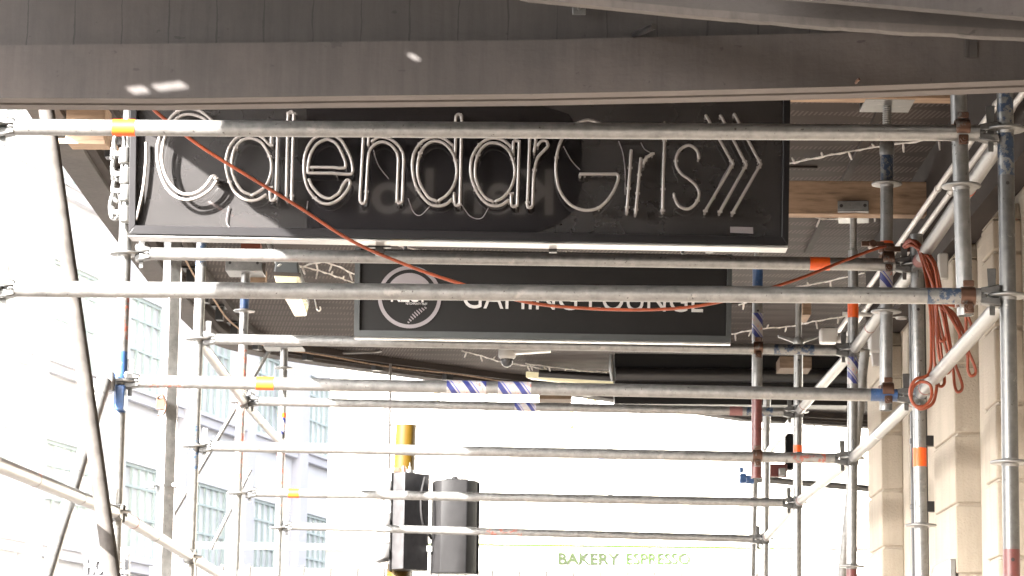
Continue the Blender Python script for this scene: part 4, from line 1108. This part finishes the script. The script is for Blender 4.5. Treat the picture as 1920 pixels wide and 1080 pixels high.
# ================================================================== CABLES
ca_pts = [(262, 178, 8.9), (300, 216, 9.0), (380, 277, 9.1), (470, 333, 9.2), (560, 388, 9.35), (660, 452, 9.5), (760, 496, 9.65), (860, 531, 9.75), (980, 565, 9.85), (1080, 577, 9.95), (1200, 581, 10.0), (1300, 575, 10.05), (1390, 556, 10.1), (1500, 522, 10.2), (1580, 490, 10.28), (1640, 467, 10.36), (1660, 462, 10.42)]
cpts = crom([P(*q) for q in ca_pts], 8)
tag(MB().sweep(cpts, 0.0062, 10).build('extension_lead', 'cable', org=cpts[0]), 'orange lead sagging in front of the neon sign from upper left to the right posts', 'cable')
k0 = [(1694, 462, 10.44), (1706, 450, 10.36), (1722, 462, 10.3), (1736, 500, 10.28)]
loops = [(1740, 1752, 690), (1746, 1768, 700), (1752, 1760, 640), (1756, 1790, 735), (1748, 1800, 660), (1760, 1815, 705), (1742, 1757, 725), (1757, 1812, 640)]
pts = list(k0)
rr = random.Random(11)
for i, (xa, xb, yb_) in enumerate(loops):
    yy = 10.24 - 0.018 * i
    pts += [(xa + 4, 560, yy), (xb - 6, yb_ - 60, yy), (xb, yb_ - 12, yy - 0.01), (xb + 7, yb_, yy - 0.015), (xb + 14, yb_ - 14, yy - 0.01), (xb + 6 + (xa - xb) * 0.3, yb_ - 70, yy), (xa + 8 + rr.uniform(-3, 5), 560, yy), (xa - 8, 492, yy + 0.02), (1716 + rr.uniform(-6, 6), 456 + rr.uniform(-4, 6), 10.3), (1700 + rr.uniform(-4, 4), 458 + rr.uniform(-4, 6), 10.42), (1706, 451, 10.36), (1724 + rr.uniform(-3, 5), 466, 10.26)]
pts += [(1742, 560, 10.1), (1746, 650, 10.05), (1742, 700, 10.0), (1716, 712, 9.98), (1706, 735, 9.98), (1714, 758, 9.98), (1732, 762, 9.98), (1746, 745, 9.98), (1744, 722, 10.0), (1726, 716, 10.02), (1711, 728, 10.02), (1710, 752, 10.02), (1726, 767, 10.02), (1748, 757, 10.02), (1755, 735, 10.04), (1757, 715, 10.06)]
cpts = crom([P(*q) for q in pts], 6)
tag(MB().sweep(cpts, 0.0062, 8).build('cable_coil', 'cable', org=cpts[0]), 'bundle of looped orange lead hanging from the right post', 'cable coil')

def fairy(pts, label, bulbs, H=HS - 0.03, drop=0.05):
    """a white lead pinned to the ceiling with small hanging bulbs"""
    w = [PH(x, y, H - 0.012 * math.sin(i * 2.6)) for i, (x, y) in enumerate(pts)]
    cv = crom(w, 10)
    o = MB().sweep(cv, 0.0035, 6).sweep([p + Vector((0.004 * math.sin(i), 0.003, 0.005 * math.cos(i * 1.3))) for i, p in enumerate(cv)], 0.0028, 6).build('fairy_lights', 'wire', org=cv[0])
    tag(o, label, 'fairy lights', 'strings of fairy lights')
    rr = random.Random(len(label))
    for k in range(bulbs):
        p = cv[int((k + 0.5) / bulbs * (len(cv) - 1))]
        e = p + Vector((rr.uniform(-.02, .02), rr.uniform(-.02, .02), -drop * rr.uniform(0.7, 1.2) * rr.choice((1, 1, 1, -0.5))))
        MB().sweep([p, p.lerp(e, 0.5), e], [0.004, 0.0062, 0.004], 8).build('bulb', 'wire', o, p)
    return o
fairy([(1478, 307), (1560, 290), (1640, 276), (1750, 260), (1850, 240)], 'string of small white lights right of the neon chevrons, above the timber bearer', 7)
fairy([(1470, 404), (1510, 404), (1560, 411), (1640, 398), (1720, 385)], 'string of small white lights just under the timber bearer', 6)
fairy([(1372, 627), (1420, 617), (1480, 612), (1530, 602), (1600, 590), (1655, 575)], 'string of small white lights right of the lower black sign', 9)
fairy([(1385, 572), (1460, 545), (1540, 530), (1620, 512)], 'string of small white lights crossing above the near cross tube at the right', 6)
fairy([(556, 497), (600, 508), (640, 522), (668, 532)], 'string of small white lights between the flood lamp and the lower sign', 5)
fairy([(560, 502), (610, 492), (668, 516)], 'upper string of small white lights beside the flood lamp', 4)
fairy([(866, 658), (905, 668), (945, 680), (1000, 688), (1060, 706), (1110, 718)], 'string of small white lights tangled on the dome camera', 8)
fairy([(985, 682), (1050, 690), (1100, 696), (1146, 697)], 'string of small white lights along the far light fitting', 6)
fairy([(745, 460), (800, 470), (900, 472), (1010, 478), (1080, 476)], 'string of small white lights seen just under the neon sign box', 6)

# ================================================================== FITTINGS UNDER THE VERANDAH
fl = empty('flood_lamp', PH(545, 520, HS), 'long boxy ceiling lamp with a yellowed lens below the neon sign on the left', 'lamp')
q = P(540, 515, 13.3)
n0, n1, f0, f1 = P(512, 533, 13.1), P(561, 535, 13.1), P(547, 594, 14.1), P(579, 593, 14.1)
U = Vector((0, 0, 1))
MB().hexa([n0 + U * .055, n1 + U * .055, f1 + U * .055, f0 + U * .055, n0 + U * .125 + Vector((.01, 0, 0)), n1 + U * .125 - Vector((.01, 0, 0)), f1 + U * .125, f0 + U * .125]).build('housing', 'grey_frame', fl, q, bev=0.008)
MB().hexa([n0 + Vector((.018, .0, 0)), n1 - Vector((.018, .0, 0)), f1 - Vector((.015, 0, 0)), f0 + Vector((.015, 0, 0)), n0 + U * .052, n1 + U * .052, f1 + U * .052, f0 + U * .052]).build('lens', 'lens', fl, q, bev=0.008)
MB().hexa([n0 + U * .044 + Vector((-.006, -.012, 0)), n1 + U * .044 + Vector((.006, -.012, 0)), n1 + U * .044 + Vector((.006, .02, 0)), n0 + U * .044 + Vector((-.006, .02, 0)), n0 + U * .062 + Vector((-.006, -.012, 0)), n1 + U * .062 + Vector((.006, -.012, 0)), n1 + U * .062 + Vector((.006, .02, 0)), n0 + U * .062 + Vector((-.006, .02, 0))]).build('lens_rim', 'bulkhead', fl, q, bev=0.003)
MB().sweep(crom([PH(490, 425, HS - .02), PH(505, 458, HS - .02), P(520, 490, 13.25), P(531, 512, 13.25)], 6), 0.016, 12).build('conduit', 'white', fl, q)
hk = MB().sweep(crom([PH(589, 555, HS - .01), P(594, 578, 13.6), P(598, 583, 13.6), P(601, 580, 13.6), P(600, 575, 13.6)], 5), 0.004, 6)
tag(hk.build('ceiling_hook', 'wire', org=P(594, 578, 13.6)), 'small wire hook hanging right of the yellowed lamp', 'hook')

dc = empty('dome_camera', PH(950, 655, HS), 'white dome security camera under the lower black sign', 'camera')
q = PH(951, 652, HS); q.z = ZS
MB().lathe([(0.062, 0.0), (0.064, -0.06), (0.060, -0.075), (0.045, -0.085)], q, 24).build('base', 'white', dc, q)
MB().lathe([(0.046, -0.084), (0.046, -0.10), (0.040, -0.122), (0.026, -0.137), (0.008, -0.143), (0.0005, -0.1435)], q, 24).build('dome', 'glass', dc, q)
MB().hexa([q + Vector(v) for v in ((.05, -.05, -.05), (.32, -.09, -.035), (.32, .0, -.035), (.05, .03, -.05), (.05, -.05, -.02), (.32, -.09, -.015), (.32, 0, -.015), (.05, .03, -.02))]).build('arm', 'white', dc, q, bev=0.004)
q = PH(1078, 716, HS); q.z = ZS - 0.03
t5 = empty('tube_light', q, 'long yellowed light fitting under the far end of the ceiling', 'lamp')
a, b = P(985, 708, 20.2), P(1150, 726, 20.2)
MB().hexa([a, b, b + Vector((0, .12, 0)), a + Vector((.05, .12, 0)), a + Vector((0, 0, .05)), b + Vector((0, 0, .065)), b + Vector((0, .12, .065)), a + Vector((.05, .12, .05))]).build('diffuser', 'lens', t5, q, bev=0.01)
MB().sweep([P(1010, 700, 20.1), P(1150, 708, 20.1)], 0.03, 12).build('rail', 'black', t5, q)

tag(MB().sweep(crom([PH(640, 662, HS - .02), PH(700, 660, HS - .03), P(724, 657, 19.9), P(731, 664, 19.9), P(732, 680, 19.9), P(730, 880, 19.9)], 6), [0.010] * 31 , 10).build('drop_rod', 'darkwire', org=P(732, 680, 19.9)), 'thin dark rod dropping from the far verandah edge beside the yellow pole', 'rod')
for i, (x, z) in enumerate(((1.70, EZ + 2.46), (1.755, EZ + 2.44))):
    mb = MB().sweep([Vector((x, 7.1, z)), Vector((x, 15.9, z))], 0.0135, 14)
    o = mb.build('conduit', 'white', org=(x, 7.1, z))
    tag(o, ['white conduit along the ceiling corner at the right, the one away from the wall', 'white conduit along the ceiling corner at the right, the one next to the wall'][i], 'pipe', 'conduits along the ceiling')
    for y in (8.5, 10.1, 11.7, 13.3, 14.9):
        MB().sweep([(x, y, z), (x, y + .025, z)], 0.0165, 14).build('saddle', 'white', o, (x, y, z))
jb = MB(); q = P(1553, 630, 15.7); jb.cbox(q, (0.10, 0.12, 0.09)); jb.tube(q + Vector((.05, 0, -.02)), q + Vector((.11, -.1, -.035)), 0.02, 10)
tag(jb.build('junction_box', 'white', org=q, bev=0.012), 'small white junction box where the ceiling conduits end', 'junction box')
wl2 = empty('wall_lamp', P(1640, 640, 14.6), 'white box lamp on the cream wall behind the red splashed disc', 'lamp')
q = P(1640, 632, 14.6); MB().cbox(q, (0.07, 0.09, 0.19)).build('body', 'white', wl2, q, bev=0.015)
MB().hexa([q + Vector(v) for v in ((-.012, -.03, -.16), (.03, -.03, -.16), (.03, .03, -.16), (-.012, .03, -.16), (-.02, -.04, -.096), (.035, -.04, -.096), (.035, .04, -.096), (-.02, .04, -.096))]).build('shade', 'letter', wl2, q)
sp = empty('soffit_speaker', P(1690, 592, 14.2), 'round white fitting on a short arm in front of the cream pilaster top', 'fitting')
q = P(1690, 592, 14.2); MB().lathe([(0.03, -.018), (0.036, 0), (0.034, 0.02), (0.02, 0.034)], q, 20).build('head', 'white', sp, q)
MB().tube(P(1580, 588, 14.2), P(1682, 592, 14.2), 0.011, 10).build('arm', 'white', sp, q)
q = P(1768, 500, 11.9); gb = MB().cbox(q, (0.045, 0.04, 0.12))
tag(gb.build('sensor_box', 'white', org=q, bev=0.008), 'small white box on the pilaster beside the orange coil', 'box')
# black downpipe and a framed notice
dp = empty('downpipe', (1.755, 12.82, 0), 'black downpipe on the cream wall just right of the stickered post', 'pipe')
MB().tube((1.752, 12.82, 0.0), (1.752, 12.82, EZ + 2.28), 0.042, 20).build('pipe', 'black', dp, (1.752, 12.82, 0))
for y in (828, 951):
    q = P(1748, y, 12.82); MB().cbox((1.80, 12.80, q.z), (0.05, 0.05, 0.05)).lathe([(0.046, -.012), (0.046, .012)], (1.752, 12.82, q.z), 20).build('bracket', 'black', dp, q, bev=0.003)
nf = empty('notice_frame', P(1766, 1075, 11.9), 'white framed notice low on the cream pilaster', 'notice')
a, b = PX(1751, 1060, 1.78), PX(1784, 1043, 1.78)
MB().box((1.772, b.y, EZ + 0.45), (1.799, a.y, EZ + 0.83)).build('frame', 'alu', nf, (1.78, b.y, EZ + .5), bev=0.004)
MB().box((1.768, b.y + .05, EZ + 0.48), (1.7715, a.y - .05, EZ + 0.80)).build('sheet', 'paper', nf, (1.78, b.y, EZ + .5))

# square verandah post on the left
vp = empty('verandah_post', P(315, 800, 14.0), 'grey square steel post carrying the verandah edge on the left', 'post')
c0 = P(300, 760, 14.0)
lean = (P(305, 1080, 14.0).x - P(325, 440, 14.0).x) / (P(305, 1080, 14.0).z - P(325, 440, 14.0).z)
zt_ = ZS - 0.078
dx_ = lambda z: lean * (z - c0.z)
tu = R(40); ea, eb = Vector((math.cos(tu), math.sin(tu), 0)) * 0.072, Vector((-math.sin(tu), math.cos(tu), 0)) * 0.072
nose = Vector((P(313, 760, 14.0).x, 13.96, 0))
sq = [nose, nose + ea, nose + ea + eb, nose + eb]
MB().hexa([p + Vector((dx_(0), 0, 0)) for p in sq] + [p + Vector((dx_(zt_), 0, zt_)) for p in sq]).build('shaft', 'steel', vp, c0, bev=0.006)
x0_, x1_ = nose.x - 0.045, nose.x + 0.055
q = P(302, 758, 13.93); MB().cbox(q, (0.045, 0.05, 0.06)).sweep(crom([q + Vector(v) for v in ((-.02, -.03, .03), (.01, -.04, .045), (.03, -.03, .0), (.02, -.03, -.05), (-.01, -.02, -.06))], 5), 0.007, 8).build('padlock_hasp', 'steel_rust', vp, q, bev=0.004)
q = P(308, 909, 13.95); z_ = q.z
o_s = Vector((dx_(z_), 0, 0)); big = [p + (p - (nose + ea / 2 + eb / 2)) * 0.08 + o_s for p in sq]
sb_ = MB().hexa([p + Vector((0, 0, z_ - .005)) for p in big] + [p + Vector((0, 0, z_ + .005)) for p in big]); sb_.cbox((x0_ + dx_(z_) - .03, 13.98, z_), (0.05, 0.05, 0.03))
sb_.tube((x1_ + dx_(z_) + .002, 13.95, z_), (x1_ + dx_(z_) + .002, 13.94, z_), 0.012, 8)
sb_.build('strap', 'steel', vp, q)
MB().sweep([(x1_ + dx_(0) + .008, 13.955, 0.3), (x1_ + dx_(zt_) + .008, 13.955, zt_ - .3)], 0.004, 6).build('wire', 'darkwire', vp, q)

# ================================================================== TRAFFIC SIGNALS
YT = 22.5
ts = empty('traffic_signal', (P(758, 1080, YT).x, YT + 0.22, 0), 'two dark traffic signal heads on a yellow pole beyond the verandah', 'traffic signal')
pt = P(762, 797, YT + 0.25); pb = P(748, 1080, YT + 0.25)
dd = (pt - pb) / (pt.z - pb.z)
rp0 = 20.5 * px_m(YT + .25)
MB().sweep([pb - dd * pb.z, pb, pt], [rp0 * 1.15, rp0 * 1.12, rp0 * 0.94], 32).build('pole', 'yellow', ts, pb)
m = px_m(YT)
def head_box(name, x0, x1, y0, y1, prof, mat):
    """prof: ring of (u, dy) across the head, extruded vertically"""
    zb, zt2 = P((x0 + x1) / 2, y1, YT).z, P((x0 + x1) / 2, y0, YT).z
    xa, xb = P(x0, (y0 + y1) / 2, YT).x, P(x1, (y0 + y1) / 2, YT).x
    ring_ = [Vector((xa + (xb - xa) * u, YT + dy, zb)) for u, dy in prof]
    o = MB().prism(ring_, (0, 0, zt2 - zb)).build(name, mat, ts, ring_[0], bev=0.006)
    return o, xa, xb, zb, zt2
h1, xa, xb, zb, zt2 = head_box('signal_head', 735, 803, 888, 1069, [(0.0, 0.02), (0.0, -0.05), (0.36, -0.17), (0.76, -0.02), (1.0, 0.03), (1.0, 0.10), (0.7, 0.16), (0.1, 0.16)], 'signal_sunlit')
MB().box((xa - 0.012, YT - 0.07, zb - 0.01), (xa - 0.002, YT + 0.13, zt2 + 0.01)).build('backing_board', 'signal', h1, (xa, YT, zb))
for k, y in enumerate((925, 985, 1040)):
    q = P(731, y, YT)
    vz = MB(); rv = 0.105; Lh = [0.17, 0.24, 0.30][k]
    ring0, ring1 = [], []
    for i in range(17):
        a = R(-25 + 230 * i / 16)
        ring0.append(Vector((xa - 0.013, YT + 0.02 + rv * math.cos(a), q.z + rv * math.sin(a))))
        ring1.append(Vector((xa - 0.013 - Lh * (0.45 + 0.55 * math.sin(max(0, min(math.pi, a)))), YT + 0.02 + rv * math.cos(a), q.z - 0.03 + rv * math.sin(a))))
    vz.v = ring0 + ring1
    for i in range(16): vz.f.append([i, i + 1, 18 + i, 17 + i]); vz.m.append(0); vz.s.append(True)
    o = vz.build('visor', 'visor_sunlit', h1, q, recalc=False)
    sd = o.modifiers.new('thickness', 'SOLIDIFY'); sd.thickness = 0.004
    MB().sweep([Vector((xa - 0.0125, YT + 0.02, q.z)), Vector((xa - 0.03, YT + 0.02, q.z))], [0.095, 0.06], 24).build('lamp_lens', 'glass', h1, q)
q = P(768, 886, YT); MB().lathe([(0.035, 0), (0.035, 0.022), (0.012, 0.024), (0.012, 0.05), (0.004, 0.052), (0.004, 0.085)], q + Vector((0, .0, 0)), 14).build('finial', 'steel_dark', h1, q)
q = P(749, 886, YT); MB().cbox(q + Vector((-.02, 0, .02)), (.05, .05, .04)).lathe([(0.022, 0), (0.022, .04), (0.012, .06)], q + Vector((.035, 0, 0)), 10).build('terminal', 'rust', h1, q, bev=0.003)
MB().sweep(crom([P(797, 895, YT - .1), P(790, 930, YT - .16), P(792, 975, YT - .16), P(803, 998, YT - .1), P(808, 1010, YT - .05)], 6), 0.013, 10).build('cable', 'signal', h1, P(797, 895, YT))
h2_, xa, xb, zb, zt2 = head_box('signal_head', 811, 896, 902, 1076, [(0.0, 0.04), (0.0, 0.0), (0.06, -0.06), (0.20, -0.13), (0.50, -0.15), (0.76, -0.14), (0.95, -0.06), (1.0, 0.0), (1.0, 0.04), (0.8, 0.12), (0.2, 0.12)], 'signal')
for xe in (xa, xb): MB().box((xe - 0.012 if xe == xa else xe + .001, YT - 0.01, zb - 0.01), (xe - .001 if xe == xa else xe + 0.012, YT + 0.06, zt2 - .01)).build('backing_board', 'signal', h2_, (xe, YT, zb))
q = P(853, 902, YT); MB().lathe([(0.030, 0), (0.030, 0.035), (0.016, 0.037), (0.016, 0.04), (0.004, 0.042), (0.003, 0.07)], q, 14).build('finial', 'signal', h2_, q)
MB().hexa([P(830, 903, YT - .1), P(882, 904, YT - .1), P(882, 904, YT + .08), P(830, 903, YT + .08), P(836, 897, YT - .06), P(876, 897.5, YT - .06), P(876, 897.5, YT + .05), P(836, 897, YT + .05)]).build('top_cap', 'signal', h2_, q)
q = P(806, 1030, YT); MB().cbox(q, (.05, .08, .05)).build('mounting_arm', 'steel_pale', h1, q, bev=0.005)

# distant signal beside the cream wall
ds = empty('signal_box', P(1480, 850, 21), 'small dark signal box with red and grey fittings behind the thin right posts', 'signal')
a, b = P(1473, 880, 21), P(1488, 812, 21); MB().box((a.x, 21, a.z), (b.x, 21.12, b.z)).build('body', 'signal', ds, a, bev=0.006)
a, b = P(1443, 894, 20.9), P(1476, 870, 20.9); MB().box((a.x, 20.9, a.z), (b.x, 20.98, b.z)).cbox((a.x + .05, 20.88, a.z - .02), (.03, .04, .03)).build('bracket', 'red', ds, a, bev=0.004)
a = P(1466, 885, 20.88); MB().cbox(a, (.05, .06, .06)).build('clamp', 'steel', ds, a, bev=0.006)

bpy.context.view_layer.update()
